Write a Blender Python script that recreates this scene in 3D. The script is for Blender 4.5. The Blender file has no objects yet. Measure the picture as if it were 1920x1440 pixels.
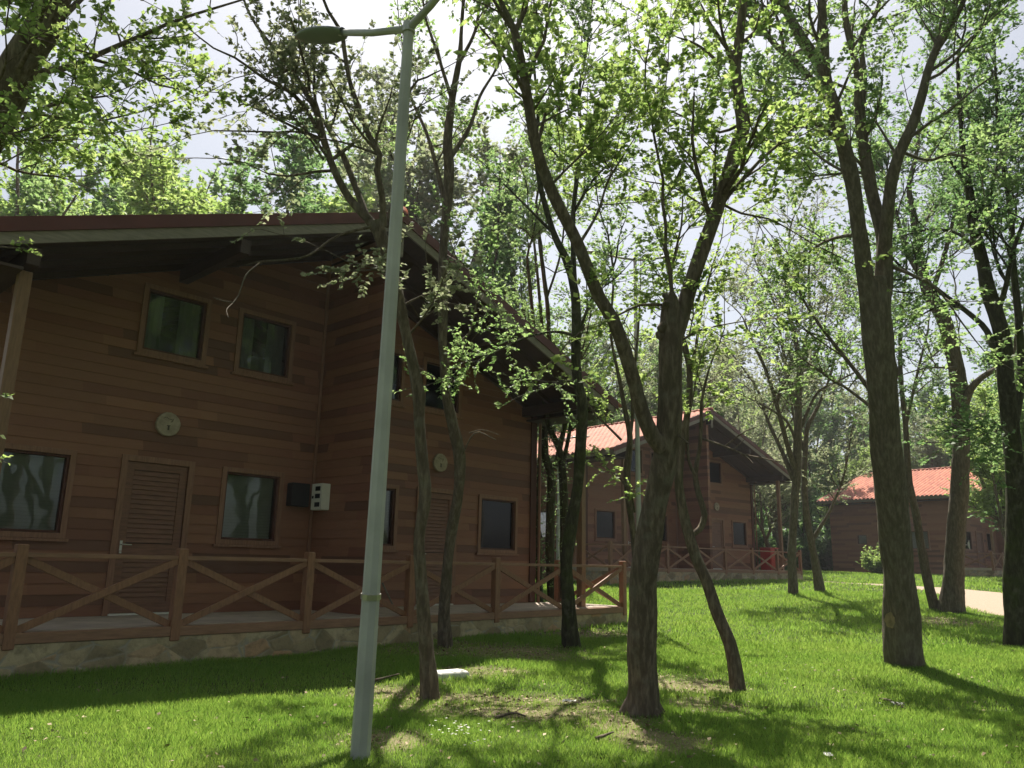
import bpy, math, numpy as np
from mathutils import Matrix, Vector
R = math.radians
rng = np.random.default_rng(11)
scene = bpy.context.scene
col = scene.collection

# ------------------------------------------------------------------ camera
FPX = 1480.0
PITCH, ROLL, AZ, EYE = R(12.8), R(1.2), R(43.0), 1.45
CO = np.array([0.0, 0.0, EYE])
FW = np.array([math.cos(AZ)*math.cos(PITCH), math.sin(AZ)*math.cos(PITCH), math.sin(PITCH)])
R0 = np.array([math.sin(AZ), -math.cos(AZ), 0.0])
U0 = np.cross(R0, FW)
RT = math.cos(ROLL)*R0 + math.sin(ROLL)*U0
UP = math.cos(ROLL)*U0 - math.sin(ROLL)*R0
cam = bpy.data.cameras.new('camera')
cam_o = bpy.data.objects.new('camera', cam); col.objects.link(cam_o)
cam.sensor_width = 36.0; cam.lens = FPX/1920*36.0
cam.clip_start = 0.05; cam.clip_end = 2000
cam_o.matrix_world = Matrix(((RT[0], UP[0], -FW[0], CO[0]), (RT[1], UP[1], -FW[1], CO[1]), (RT[2], UP[2], -FW[2], CO[2]), (0, 0, 0, 1)))
scene.camera = cam_o

# ------------------------------------------------------------------ light
SUN_AZ, SUN_EL = 44.0, 60.0
world = bpy.data.worlds.new('World'); scene.world = world; world.use_nodes = True
wn = world.node_tree.nodes; wl = world.node_tree.links
sky = wn.new('ShaderNodeTexSky'); sky.sky_type = 'NISHITA'; sky.sun_disc = False
sky.sun_elevation = R(SUN_EL); sky.sun_rotation = R(90-SUN_AZ)
sky.air_density = 1.0; sky.dust_density = 2.5; sky.ozone_density = 1.0; sky.altitude = 0
wn['Background'].inputs[1].default_value = 0.068
hs = wn.new('ShaderNodeHueSaturation'); hs.inputs['Saturation'].default_value = 0.5      # thin high overcast
wl.new(sky.outputs[0], hs.inputs['Color']); wl.new(hs.outputs[0], wn['Background'].inputs[0])
sun = bpy.data.lights.new('sun', 'SUN'); sun.energy = 4.8; sun.angle = R(0.5); sun.color = (1.0, 0.94, 0.83)
sun_o = bpy.data.objects.new('sun', sun); col.objects.link(sun_o)
sd = Vector((math.cos(R(SUN_AZ))*math.cos(R(SUN_EL)), math.sin(R(SUN_AZ))*math.cos(R(SUN_EL)), math.sin(R(SUN_EL))))
sun_o.rotation_euler = sd.to_track_quat('Z', 'Y').to_euler()
scene.view_settings.view_transform = 'Standard'; scene.view_settings.look = 'None'
scene.view_settings.exposure = 1.0; scene.view_settings.gamma = 1.0
scene.cycles.max_bounces = 7; scene.cycles.diffuse_bounces = 4; scene.cycles.transmission_bounces = 5
scene.cycles.transparent_max_bounces = 8

# ------------------------------------------------------------------ placing
def sstep(a, b, x):
    t = np.clip((np.asarray(x, float)-a)/(b-a), 0, 1); return t*t*(3-2*t)
def gz(x, y):
    x = np.asarray(x, float); y = np.asarray(y, float)
    d = x*math.cos(AZ)+y*math.sin(AZ)
    z = 0.86*sstep(13, 38, d) + 0.42*sstep(38, 58, d)
    z = z + 0.018*np.sin(x*1.3+0.4*y)*np.cos(y*1.1-0.3*x) + 0.03*np.sin(x*0.37+1.0)*np.sin(y*0.41)
    return z
def ray(px, py):
    v = FW*FPX + RT*(px-960) - UP*(py-720); return v/(v@FW)
def at(px, py, d):
    return CO + ray(px, py)*d
def depth_of(p): return float((np.asarray(p)-CO)@FW)
def gpt(px, py):
    v = ray(px, py); t = 3.0
    while t < 200:
        p = CO+v*t
        if p[2] <= float(gz(p[0], p[1])): break
        t += 0.02
    return p

# ------------------------------------------------------------------ object helpers
def tag(o, label=None, cat=None, group=None, kind=None):
    if label: o['label'] = label
    if cat: o['category'] = cat
    if group: o['group'] = group
    if kind: o['kind'] = kind
    return o
def empty(name, loc, rz=0.0):
    o = bpy.data.objects.new(name, None); o.empty_display_size = 0.3
    o.location = loc; o.rotation_euler = (0, 0, rz); col.objects.link(o); return o
def link(name, me, mat, parent=None, smooth=False):
    if mat is not None:
        for m in (mat if isinstance(mat, (list, tuple)) else [mat]): me.materials.append(m)
    if smooth: me.polygons.foreach_set('use_smooth', np.ones(len(me.polygons), bool))
    o = bpy.data.objects.new(name, me); col.objects.link(o)
    if parent is not None: o.parent = parent
    return o
def np_mesh(name, V, F):
    """V (n,3), F (m,k) all faces k-gons"""
    V = np.asarray(V, np.float32); F = np.asarray(F, np.int32)
    me = bpy.data.meshes.new(name); k = F.shape[1]
    me.vertices.add(len(V)); me.vertices.foreach_set('co', V.ravel())
    me.loops.add(F.size); me.loops.foreach_set('vertex_index', F.ravel())
    me.polygons.add(len(F)); me.polygons.foreach_set('loop_start', np.arange(0, F.size, k, dtype=np.int32))
    me.polygons.foreach_set('loop_total', np.full(len(F), k, np.int32))
    me.update(calc_edges=True); return me
class MB:
    def __init__(s): s.v = []; s.f = []
    def add(s, vs, fs):
        n = len(s.v); s.v += [tuple(map(float, q)) for q in vs]; s.f += [tuple(i+n for i in q) for q in fs]; return s
    def box(s, a, b, M=None, bev=0.0):
        (x0, y0, z0), (x1, y1, z1) = a, b
        if bev > 0:
            e = bev; vs = []
            for z, k in ((z0, e), (z0+e, 0), (z1-e, 0), (z1, e)):
                vs += [(x0+k+ (e if k == 0 else 0)*0, y0+k, z), (x1-k, y0+k, z), (x1-k, y1-k, z), (x0+k, y1-k, z)]
            fs = [(3, 2, 1, 0), (12, 13, 14, 15)]
            for l in range(3):
                for i in range(4):
                    j = (i+1) % 4; fs.append((l*4+i, l*4+j, l*4+4+j, l*4+4+i))
        else:
            vs = [(x0, y0, z0), (x1, y0, z0), (x1, y1, z0), (x0, y1, z0), (x0, y0, z1), (x1, y0, z1), (x1, y1, z1), (x0, y1, z1)]
            fs = [(3, 2, 1, 0), (4, 5, 6, 7), (0, 1, 5, 4), (1, 2, 6, 5), (2, 3, 7, 6), (3, 0, 4, 7)]
        if M is not None: vs = [tuple(M @ Vector(q)) for q in vs]
        return s.add(vs, fs)
    def bar(s, p, q, w, h, up=(0, 0, 1), bev=0.004):
        p = Vector(p); q = Vector(q); d = (q-p); L = d.length; d.normalize()
        u = Vector(up); sx = d.cross(u)
        if sx.length < 1e-4: sx = Vector((1, 0, 0))
        sx.normalize(); u = sx.cross(d)
        M = Matrix(((d.x, sx.x, u.x, p.x), (d.y, sx.y, u.y, p.y), (d.z, sx.z, u.z, p.z), (0, 0, 0, 1)))
        return s.box((0, -w/2, -h/2), (L, w/2, h/2), M, bev)
    def tube(s, pts, rad, n=8, cap=True):
        V, F = tube(pts, rad, n); s.add(V, F); k = len(V)-n
        if cap:
            m = len(s.v)-len(V); s.f.append(tuple(m+i for i in reversed(range(n)))); s.f.append(tuple(m+k+i for i in range(n)))
        return s
    def disc(s, c, r, axis, th, n=28):
        c = Vector(c); a = Vector(axis).normalized()
        return s.tube([c, c+a*th], [r, r], n)
    def build(s, name, mat, parent=None, smooth=False):
        me = bpy.data.meshes.new(name); me.from_pydata(s.v, [], s.f); me.update()
        return link(name, me, mat, parent, smooth)
def tube(pts, rad, n, wob=0.0, seed=None):
    P = np.asarray(pts, float); m = len(P); rad = np.asarray(rad, float)
    T = np.gradient(P, axis=0); T /= np.linalg.norm(T, axis=1)[:, None]+1e-9
    a = np.array([0, 0, 1.0]) if abs(T[0][2]) < 0.9 else np.array([1.0, 0, 0])
    N = np.cross(T[0], a); N /= np.linalg.norm(N); Ns = [N]
    for i in range(1, m):
        N = N - T[i]*(N@T[i]); N /= np.linalg.norm(N)+1e-9; Ns.append(N)
    Ns = np.array(Ns); B = np.cross(T, Ns)
    th = np.linspace(0, 2*math.pi, n, endpoint=False)
    rr = np.repeat(rad[:, None], n, 1)
    if wob > 0:
        g = np.random.default_rng(seed if seed is not None else 1)
        ph = g.uniform(0, 6.28, 8); zz = np.arange(m)[:, None]
        if rad.mean() > 0.07:                            # furrowed bark on the thick stems
            s_ = np.concatenate([[0], np.cumsum(np.linalg.norm(np.diff(P, axis=0), axis=1))])[:, None]
            T = g.random((64, 64)); T2 = g.random((64, 64))
            def per(th_, v, k, T): 
                x = th_/(2*math.pi)*k; i = np.floor(x).astype(int); f = x-i; f = f*f*(3-2*f); j = np.floor(v).astype(int); h = v-j; h = h*h*(3-2*h)
                q = lambda a, b: T[(a % k) % 64, b % 64]
                return (q(i, j)*(1-f)+q(i+1, j)*f)*(1-h)+(q(i, j+1)*(1-f)+q(i+1, j+1)*f)*h
            TH = np.broadcast_to(th[None, :], (m, n)); SS = np.broadcast_to(s_, (m, n))
            rr = rr+0.020*(per(TH, SS*3.2, 14, T)-.5)+0.030*(per(TH, SS*1.6, 6, T2)-.5)
        rr = rr*(1+wob*(np.sin(2*th+ph[0]+zz*0.11)+0.7*np.sin(3*th+ph[1]-zz*0.17)+0.5*np.sin(5*th+ph[2]+0.23*zz)+0.5*g.normal(size=(m, n))))
    V = P[:, None, :]+rr[:, :, None]*(np.cos(th)[None, :, None]*Ns[:, None, :]+np.sin(th)[None, :, None]*B[:, None, :])
    i = np.arange(m-1)[:, None]*n; j = np.arange(n)[None, :]; j2 = (j+1) % n
    F = np.stack([i+j, i+j2, i+n+j2, i+n+j], -1).reshape(-1, 4)
    return V.reshape(-1, 3), F
def catmull(P, step=0.12):
    P = np.asarray(P, float); out = []
    Q = np.vstack([2*P[0]-P[1], P, 2*P[-1]-P[-2]])
    for i in range(1, len(Q)-2):
        p0, p1, p2, p3 = Q[i-1:i+3]; k = max(2, int(np.linalg.norm((p2-p1)[:3])/step))
        for t in np.linspace(0, 1, k, endpoint=False):
            out.append(0.5*((2*p1)+(-p0+p2)*t+(2*p0-5*p1+4*p2-p3)*t*t+(-p0+3*p1-3*p2+p3)*t**3))
    out.append(P[-1]); return np.array(out)

# ------------------------------------------------------------------ materials
class NT:
    def __init__(s, name):
        s.m = bpy.data.materials.new(name); s.m.use_nodes = True; s.t = s.m.node_tree; s.n = s.t.nodes
        s.b = s.n['Principled BSDF']; s.out = s.n['Material Output']
    def new(s, t, **kw):
        o = s.n.new(t)
        for k, v in kw.items(): setattr(o, k, v)
        return o
    def set(s, node, **kw):
        for k, v in kw.items():
            i = node.inputs[int(k[1:]) if k[0] == 'i' and k[1:].isdigit() else k.replace('_', ' ')]
            if isinstance(v, bpy.types.NodeSocket): s.t.links.new(v, i)
            else: i.default_value = v
        return node
    def math(s, op, a, b=0.0, c=None):
        o = s.new('ShaderNodeMath', operation=op); s.set(o, i0=a, i1=b)
        if c is not None: s.set(o, i2=c)
        return o.outputs[0]
    def mix(s, f, a, b, mode='MIX'):
        o = s.new('ShaderNodeMix', data_type='RGBA', blend_type=mode)
        for k, v in ((0, f), (6, a), (7, b)):
            if isinstance(v, bpy.types.NodeSocket): s.t.links.new(v, o.inputs[k])
            else: o.inputs[k].default_value = v if k == 0 else (*v, 1) if len(v) == 3 else v
        return o.outputs[2]
    def noise(s, vec, scale, detail=3, rough=0.55):
        o = s.new('ShaderNodeTexNoise'); s.set(o, Vector=vec, Scale=scale, Detail=detail, Roughness=rough); return o.outputs[0]
    def ramp(s, f, stops):
        o = s.new('ShaderNodeValToRGB'); s.t.links.new(f, o.inputs[0]); e = o.color_ramp.elements
        while len(e) < len(stops): e.new(0.5)
        for q, (p, c) in zip(e, stops): q.position = p; q.color = (*c, 1) if len(c) == 3 else c
        return o.outputs[0]
    def mapv(s, vec, scale):
        o = s.new('ShaderNodeMapping'); s.t.links.new(vec, o.inputs[0]); o.inputs['Scale'].default_value = scale; return o.outputs[0]
    def obj(s): return s.new('ShaderNodeTexCoord').outputs['Object']
    def bump(s, h, strength=0.3, dist=0.01):
        o = s.new('ShaderNodeBump'); s.set(o, Height=h, Strength=strength, Distance=dist)
        s.t.links.new(o.outputs[0], s.b.inputs['Normal']); return o
def simple(name, c, rough=0.6, metal=0.0, var=0.12, scale=6.0, bump=0.0):
    t = NT(name); v = t.obj(); n = t.noise(v, scale, 4)
    d = [x*(1-var) for x in c]; l = [min(1, x*(1+var)) for x in c]
    t.set(t.b, Base_Color=t.ramp(n, [(0.3, d), (0.7, l)]), Roughness=rough, Metallic=metal)
    if bump: t.bump(t.noise(v, scale*6, 4), bump, 0.004)
    return t.m
ROW = 0.165
def wood_boards(name, dark, light, red, row=ROW, L=1.9, side=False):
    t = NT(name); v = t.obj(); sp = t.new('ShaderNodeSeparateXYZ'); t.t.links.new(v, sp.inputs[0])
    x, y, z = sp.outputs; u = t.math('ADD', x, y)
    r = t.math('FLOOR', t.math('DIVIDE', t.math('ADD', z, -0.52), row))
    wn1 = t.new('ShaderNodeTexWhiteNoise', noise_dimensions='1D'); t.t.links.new(r, wn1.inputs['W'])
    off = t.math('MULTIPLY', wn1.outputs['Value'], 7.3)
    b = t.math('FLOOR', t.math('DIVIDE', t.math('ADD', u, off), L))
    cb = t.new('ShaderNodeCombineXYZ'); t.t.links.new(r, cb.inputs[0]); t.t.links.new(b, cb.inputs[1])
    wn2 = t.new('ShaderNodeTexWhiteNoise', noise_dimensions='3D'); t.t.links.new(cb.outputs[0], wn2.inputs['Vector'])
    g = t.mapv(v, (1.2, 1.2, 28)); grain = t.noise(g, 3.0, 5, 0.6)
    base = t.ramp(wn2.outputs['Value'], [(0.0, dark), (0.3, red), (0.62, light), (0.85, tuple(0.82*a for a in light)), (1.0, tuple(min(1, 1.25*a) for a in light))])
    c2 = t.mix(t.math('MULTIPLY', grain, 0.55), base, tuple(a*0.6 for a in dark))
    wet = t.noise(v, 0.7, 3); c3 = t.mix(t.math('MULTIPLY', t.ramp(wet, [(0.45, (0, 0, 0)), (0.75, (1, 1, 1))]), 0.35), c2, tuple(a*0.7 for a in light))
    t.set(t.b, Base_Color=c3, Roughness=t.math('ADD', t.math('MULTIPLY', grain, 0.25), 0.45))
    t.bump(grain, 0.25, 0.004); return t.m
def wood(name, c, stretch=(18, 18, 2), rough=0.55, var=0.35):
    t = NT(name); v = t.obj(); g = t.noise(t.mapv(v, stretch), 2.0, 5, 0.6); n2 = t.noise(v, 1.7, 3)
    base = t.ramp(g, [(0.25, [a*(1-var) for a in c]), (0.75, [min(1, a*(1+var)) for a in c])])
    t.set(t.b, Base_Color=t.mix(t.math('MULTIPLY', n2, 0.5), base, tuple(a*0.6 for a in c)), Roughness=rough)
    t.bump(g, 0.25, 0.003); return t.m
def bark(name, a, b, moss=0.25):
    t = NT(name); v = t.obj(); g = t.noise(t.mapv(v, (14, 14, 3.2)), 1.6, 6, 0.65); p = t.noise(v, 5.0, 4)
    base = t.ramp(g, [(0.32, tuple(x*.8 for x in a)), (0.47, a), (0.62, tuple((x+y)/2 for x, y in zip(a, b))), (0.8, b)])
    lich = t.ramp(p, [(0.56, (0, 0, 0)), (0.66, (1, 1, 1))]); base = t.mix(t.math('MULTIPLY', lich, 0.3), base, (0.22, 0.21, 0.165))
    ms = t.ramp(t.noise(v, 1.6, 5, 0.7), [(0.5, (0, 0, 0)), (0.68, (1, 1, 1))]); base = t.mix(t.math('MULTIPLY', ms, moss), base, (0.06, 0.08, 0.02))
    t.set(t.b, Base_Color=base, Roughness=0.95); t.b.inputs['Specular IOR Level'].default_value = 0.2
    t.bump(t.math('ADD', g, t.math('MULTIPLY', t.noise(t.mapv(v, (40, 40, 10)), 1.5, 4), 0.4)), 0.9, 0.02); return t.m
def leafmat(name, cols, trans, tmix=0.5):
    t = NT(name); geo = t.new('ShaderNodeNewGeometry'); v = t.obj()
    n = t.math('ADD', t.math('MULTIPLY', t.noise(v, 0.45, 3), .55), t.math('MULTIPLY', t.noise(v, 2.6, 2), .45)); rnd = geo.outputs['Random Per Island']
    f = t.math('ADD', t.math('MULTIPLY', rnd, 0.55), t.math('MULTIPLY', n, 0.5))
    c = t.ramp(f, [(0.18, cols[0]), (0.5, cols[1]), (0.82, cols[2])])
    tr = t.new('ShaderNodeBsdfTranslucent'); tc = t.ramp(f, [(0.2, trans[0]), (0.8, trans[1])]); t.t.links.new(tc, tr.inputs[0])
    t.set(t.b, Base_Color=c, Roughness=0.55); t.b.inputs['Specular IOR Level'].default_value = 0.35
    mx = t.new('ShaderNodeMixShader'); mx.inputs[0].default_value = tmix+.03
    t.t.links.new(t.b.outputs[0], mx.inputs[1]); t.t.links.new(tr.outputs[0], mx.inputs[2]); t.t.links.new(mx.outputs[0], t.out.inputs[0])
    return t.m

M_SIDING = wood_boards('siding_wood', (0.150, 0.066, 0.040), (0.350, 0.158, 0.088), (0.270, 0.105, 0.062))
M_TRIM = wood('trim_wood', (0.29, 0.145, 0.092))
M_SASH = wood('sash_wood', (0.10, 0.032, 0.020))
M_DOOR = wood('door_wood', (0.23, 0.110, 0.072), (2, 2, 18))
M_FENCE = wood('fence_wood', (0.30, 0.145, 0.082), (14, 14, 3))
M_RAIL = wood('rail_wood', (0.32, 0.17, 0.105), (2, 14, 14))
M_FASCIA = wood('fascia_wood', (0.27, 0.235, 0.20), (2, 2, 14), 0.7)
M_VERGE = simple('verge_trim_metal', (0.115, 0.030, 0.026), 0.5, 0, 0.15, 3)
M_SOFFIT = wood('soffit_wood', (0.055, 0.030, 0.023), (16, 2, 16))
M_POST = wood('post_wood', (0.26, 0.145, 0.085))
M_BLIND = simple('blind_fabric', (0.50, 0.50, 0.48), 0.8, 0, 0.08)
M_CURT = simple('curtain_fabric', (0.17, 0.18, 0.17), 0.85, 0, 0.1)
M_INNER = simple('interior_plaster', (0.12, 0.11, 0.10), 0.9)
M_WHITE = simple('white_plastic', (0.72, 0.70, 0.64), 0.45, 0, 0.06)
M_BLACK = simple('black_plastic', (0.012, 0.012, 0.014), 0.45)
M_RED = simple('red_paint', (0.42, 0.028, 0.022), 0.4, 0, 0.1)
M_STEEL = simple('steel', (0.5, 0.48, 0.45), 0.3, 0.9, 0.1)
M_GALV = simple('galvanised_pole', (0.46, 0.465, 0.44), 0.55, 0.15, 0.16, 2.5, 0.1)
M_LAMP = simple('lamp_housing', (0.25, 0.27, 0.27), 0.45, 0.2, 0.12, 8)
M_LENS = simple('lamp_lens', (0.22, 0.25, 0.25), 0.2, 0, 0.05)
M_CONC = simple('deck_concrete', (0.50, 0.41, 0.33), 0.85, 0, 0.2, 2.5, 0.2)
M_SLICE = simple('log_slice', (0.38, 0.31, 0.24), 0.8, 0, 0.25, 9, 0.3)
M_MARK = simple('burnt_mark', (0.05, 0.04, 0.032), 0.8)
M_PALE = simple('pale_stone', (0.75, 0.73, 0.68), 0.8, 0, 0.08, 7, 0.2)
M_BARK = bark('bark_grey_brown', (0.115, 0.090, 0.068), (0.29, 0.235, 0.18))
M_BARK2 = bark('bark_smooth_grey', (0.130, 0.108, 0.084), (0.27, 0.23, 0.18), 0.15)
M_BARKM = bark('bark_mossy', (0.045, 0.042, 0.028), (0.12, 0.12, 0.07), 0.8)
M_LEAF = leafmat('leaf_spring', [(0.062, 0.120, 0.043), (0.115, 0.192, 0.068), (0.20, 0.269, 0.115)], [(0.22, 0.394, 0.108), (0.45, 0.595, 0.230)], 0.52)
M_LEAFY = leafmat('leaf_yellow_green', [(0.080, 0.134, 0.041), (0.135, 0.206, 0.061), (0.22, 0.278, 0.108)], [(0.28, 0.451, 0.095), (0.54, 0.662, 0.216)], 0.55)
M_LEAFD = leafmat('leaf_deep', [(0.044, 0.094, 0.045), (0.082, 0.152, 0.062), (0.15, 0.211, 0.095)], [(0.15, 0.317, 0.095), (0.34, 0.499, 0.189)], 0.48)
M_LEAFB = leafmat('leaf_olive', [(0.080, 0.104, 0.061), (0.140, 0.158, 0.097), (0.23, 0.211, 0.149)], [(0.27, 0.355, 0.162), (0.47, 0.499, 0.297)], 0.5)

def glassmat():
    t = NT('window_glass'); tr = t.new('ShaderNodeBsdfTransparent'); tr.inputs[0].default_value = (0.86, 0.89, 0.86, 1)
    gl = t.new('ShaderNodeBsdfGlossy'); gl.inputs['Roughness'].default_value = 0.03; gl.inputs['Color'].default_value = (0.42, 0.43, 0.45, 1)
    fr = t.new('ShaderNodeFresnel'); fr.inputs[0].default_value = 1.5
    bp = t.new('ShaderNodeBump'); t.set(bp, Height=t.noise(t.obj(), 1.4, 2), Strength=0.12, Distance=0.05)
    t.t.links.new(bp.outputs[0], gl.inputs['Normal'])
    mx = t.new('ShaderNodeMixShader'); t.t.links.new(t.math('ADD', t.math('MULTIPLY', fr.outputs[0], 1.1), 0.03), mx.inputs[0])
    t.t.links.new(tr.outputs[0], mx.inputs[1]); t.t.links.new(gl.outputs[0], mx.inputs[2]); t.t.links.new(mx.outputs[0], t.out.inputs[0]); return t.m
M_GLASS = glassmat()
def tilemat():
    t = NT('roof_tile_clay'); v = t.obj(); sp = t.new('ShaderNodeSeparateXYZ'); t.t.links.new(v, sp.inputs[0])
    cb = t.new('ShaderNodeCombineXYZ')
    t.t.links.new(t.math('FLOOR', t.math('DIVIDE', sp.outputs[0], 0.375)), cb.inputs[0]); t.t.links.new(t.math('FLOOR', t.math('DIVIDE', sp.outputs[1], 0.3)), cb.inputs[1])
    w = t.new('ShaderNodeTexWhiteNoise'); t.t.links.new(cb.outputs[0], w.inputs['Vector'])
    c = t.ramp(w.outputs[0], [(0, (0.28, 0.080, 0.045)), (0.5, (0.36, 0.118, 0.064)), (1, (0.44, 0.165, 0.095))])
    c = t.mix(t.math('MULTIPLY', t.noise(v, 1.5, 5), 0.4), c, (0.30, 0.12, 0.085))
    t.set(t.b, Base_Color=c, Roughness=0.75); t.bump(t.noise(v, 30, 3), 0.15, 0.004); return t.m
M_TILE = tilemat()
def stonemat():
    t = NT('rubble_stone'); v = t.obj(); n = t.noise(v, 3.0, 4)
    vo = t.new('ShaderNodeTexVoronoi', feature='F1'); mp = t.mapv(v, (2.6, 2.6, 4.2)); mx = t.mix(0.12, mp, n, 'LINEAR_LIGHT')
    t.t.links.new(mx, vo.inputs['Vector']); vo.inputs['Scale'].default_value = 1.0
    ve = t.new('ShaderNodeTexVoronoi', feature='DISTANCE_TO_EDGE'); t.t.links.new(mx, ve.inputs['Vector']); ve.inputs['Scale'].default_value = 1.0
    sc = t.new('ShaderNodeSeparateColor'); t.t.links.new(vo.outputs['Color'], sc.inputs[0])
    c = t.ramp(sc.outputs[0], [(0, (0.26, 0.20, 0.12)), (0.35, (0.44, 0.35, 0.22)), (0.7, (0.54, 0.44, 0.29)), (1, (0.46, 0.27, 0.15))])
    c = t.mix(t.ramp(t.noise(v, 7, 6, .7), [(.48, (0, 0, 0)), (.66, (.5, .5, .5))]), c, (0.13, 0.105, 0.07))
    c = t.mix(t.ramp(t.noise(v, 2.2, 5, 0.7), [(0.5, (0, 0, 0)), (0.7, (0.5, 0.5, 0.5))]), c, (0.13, 0.12, 0.075))
    e = t.ramp(ve.outputs['Distance'], [(0.015, (1, 1, 1)), (0.06, (0, 0, 0))])
    c = t.mix(t.math('MULTIPLY', e, t.ramp(t.noise(v, 4, 2), [(0.42, (0, 0, 0)), (0.6, (1, 1, 1))])), c, (0.34, 0.31, 0.25))
    t.set(t.b, Base_Color=c, Roughness=0.9)
    t.bump(t.math('ADD', t.math('MULTIPLY', t.ramp(ve.outputs['Distance'], [(0, (0, 0, 0)), (0.12, (1, 1, 1))]), 0.45), t.math('MULTIPLY', t.noise(v, 22, 5), 0.5)), 0.6, 0.025); return t.m
M_STONE = stonemat()

# ------------------------------------------------------------------ ground
# bare, leaf-littered patches of the lawn: (x, y, radius)
_pp = [(740, 1300, 0.55), (860, 1320, 0.85), (1010, 1330, 0.9), (1130, 1350, 0.6), (1290, 1285, 0.75), (1330, 1325, 0.55), (720, 1390, 0.45), (960, 1225, 1.3), (1120, 1190, 1.1), (900, 1260, 0.6), (1240, 1390, 0.5), (1770, 1165, 1.3), (850, 1215, 1.3)]
PATCH = [(float((g := gpt(a, b))[0]), float(g[1]), r) for a, b, r in _pp]
def vnoise(x, y, s, seed):
    g = np.random.default_rng(seed); T = g.random((64, 64)); x = np.asarray(x)/s; y = np.asarray(y)/s
    i = np.floor(x).astype(int); j = np.floor(y).astype(int); fx = x-i; fy = y-j; fx = fx*fx*(3-2*fx); fy = fy*fy*(3-2*fy)
    q = lambda a, b: T[a % 64, b % 64]
    return (q(i, j)*(1-fx)+q(i+1, j)*fx)*(1-fy)+(q(i, j+1)*(1-fx)+q(i+1, j+1)*fx)*fy
def bare(x, y):
    v = np.zeros(np.shape(x))
    for a, b, r in PATCH:
        d = np.hypot(x-a, y-b); v = np.maximum(v, 1-sstep(0.5*r, 1.5*r, d))
    n = vnoise(x, y, 0.35, 3)*0.6+vnoise(x, y, 0.12, 4)*0.4
    return np.clip(v*1.1-(n-0.3)*1.15*(v > 0.01), 0, 1)*0.68
PATHC = [at(1480, 1084, 42.0), at(1560, 1084, 38.0), at(1680, 1092, 35.0), at(1800, 1110, 31.0), at(1900, 1132, 24.5), at(2050, 1165, 21.0), at(2300, 1200, 17)]
PATHC = np.array([[p[0], p[1]] for p in PATHC]); PATHW = [0.7, 0.8, 0.9, 1.3, 1.6, 1.7, 1.7]
PC = catmull(np.c_[PATHC, PATHW], 0.8)
def path_d(x, y):
    x = np.asarray(x); d = np.full(x.shape, 1e3)
    for i in range(len(PC)): d = np.minimum(d, np.hypot(x-PC[i, 0], y-PC[i, 1])-PC[i, 2])
    return d
def make_ground():
    t = NT('lawn_soil'); v = t.obj(); at_ = t.new('ShaderNodeAttribute'); at_.attribute_name = 'bare'
    n = t.noise(v, 1.1, 5); n2 = t.noise(v, 25, 5, 0.7)
    g = t.ramp(n, [(0.3, (0.045, 0.075, 0.016)), (0.7, (0.075, 0.115, 0.024))])
    g = t.mix(t.math('MULTIPLY', n2, 0.6), g, (0.045, 0.045, 0.02))
    b = t.ramp(n2, [(0.3, (0.17, 0.135, 0.075)), (0.5, (0.29, 0.235, 0.14)), (0.72, (0.44, 0.37, 0.24))])
    t.set(t.b, Base_Color=t.mix(at_.outputs['Fac'], g, b), Roughness=0.95); t.bump(n2, 0.7, 0.03)
    t.b.inputs['Specular IOR Level'].default_value = 0.15
    fine = np.unique(np.concatenate([np.arange(-8, 22, 0.15), np.arange(22, 50, 0.6), [50, 55, 60, 70, 85, 110, 160, 260, 500], [-8.1, -10, -14, -20, -30, -50, -100, -300]]))
    xs, ys = fine, fine; X, Y = np.meshgrid(xs, ys, indexing='ij'); Z = gz(X, Y)
    V = np.stack([X, Y, Z], -1).reshape(-1, 3); n_, m_ = X.shape
    i = np.arange(n_-1)[:, None]*m_; j = np.arange(m_-1)[None, :]
    F = np.stack([i+j, i+m_+j, i+m_+j+1, i+j+1], -1).reshape(-1, 4)
    me = np_mesh('ground', V, F); a = me.attributes.new('bare', 'FLOAT', 'POINT'); a.data.foreach_set('value', bare(V[:, 0], V[:, 1]).astype(np.float32))
    o = link('ground', me, t.m, None, True); tag(o, 'lawn ground under the grass rising gently to the far cabins', 'ground', kind='structure')
make_ground()
def make_path():
    t = NT('path_gravel'); v = t.obj(); n = t.noise(v, 18, 5, 0.7); t.set(t.b, Base_Color=t.ramp(n, [(0.3, (0.27, 0.205, 0.15)), (0.7, (0.42, 0.33, 0.245))]), Roughness=0.95); t.bump(n, 0.5, 0.02)
    V = []; F = []; K = 8
    d = np.gradient(PC[:, :2], axis=0); d /= np.linalg.norm(d, axis=1)[:, None]
    for i in range(len(PC)):
        for k in range(K+1):
            s = (k/K*2-1)*(PC[i, 2]+0.12*math.sin(i*1.7+k)); x = PC[i, 0]-d[i, 1]*s; y = PC[i, 1]+d[i, 0]*s; V.append((x, y, float(gz(x, y))+0.012))
    for i in range(len(PC)-1):
        for k in range(K): F.append((i*(K+1)+k, (i+1)*(K+1)+k, (i+1)*(K+1)+k+1, i*(K+1)+k+1))
    tag(link('path', np_mesh('path', V, F), t.m), 'pale sandy path crossing the lawn towards the far cabins', 'path', kind='structure')
make_path()

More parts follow.
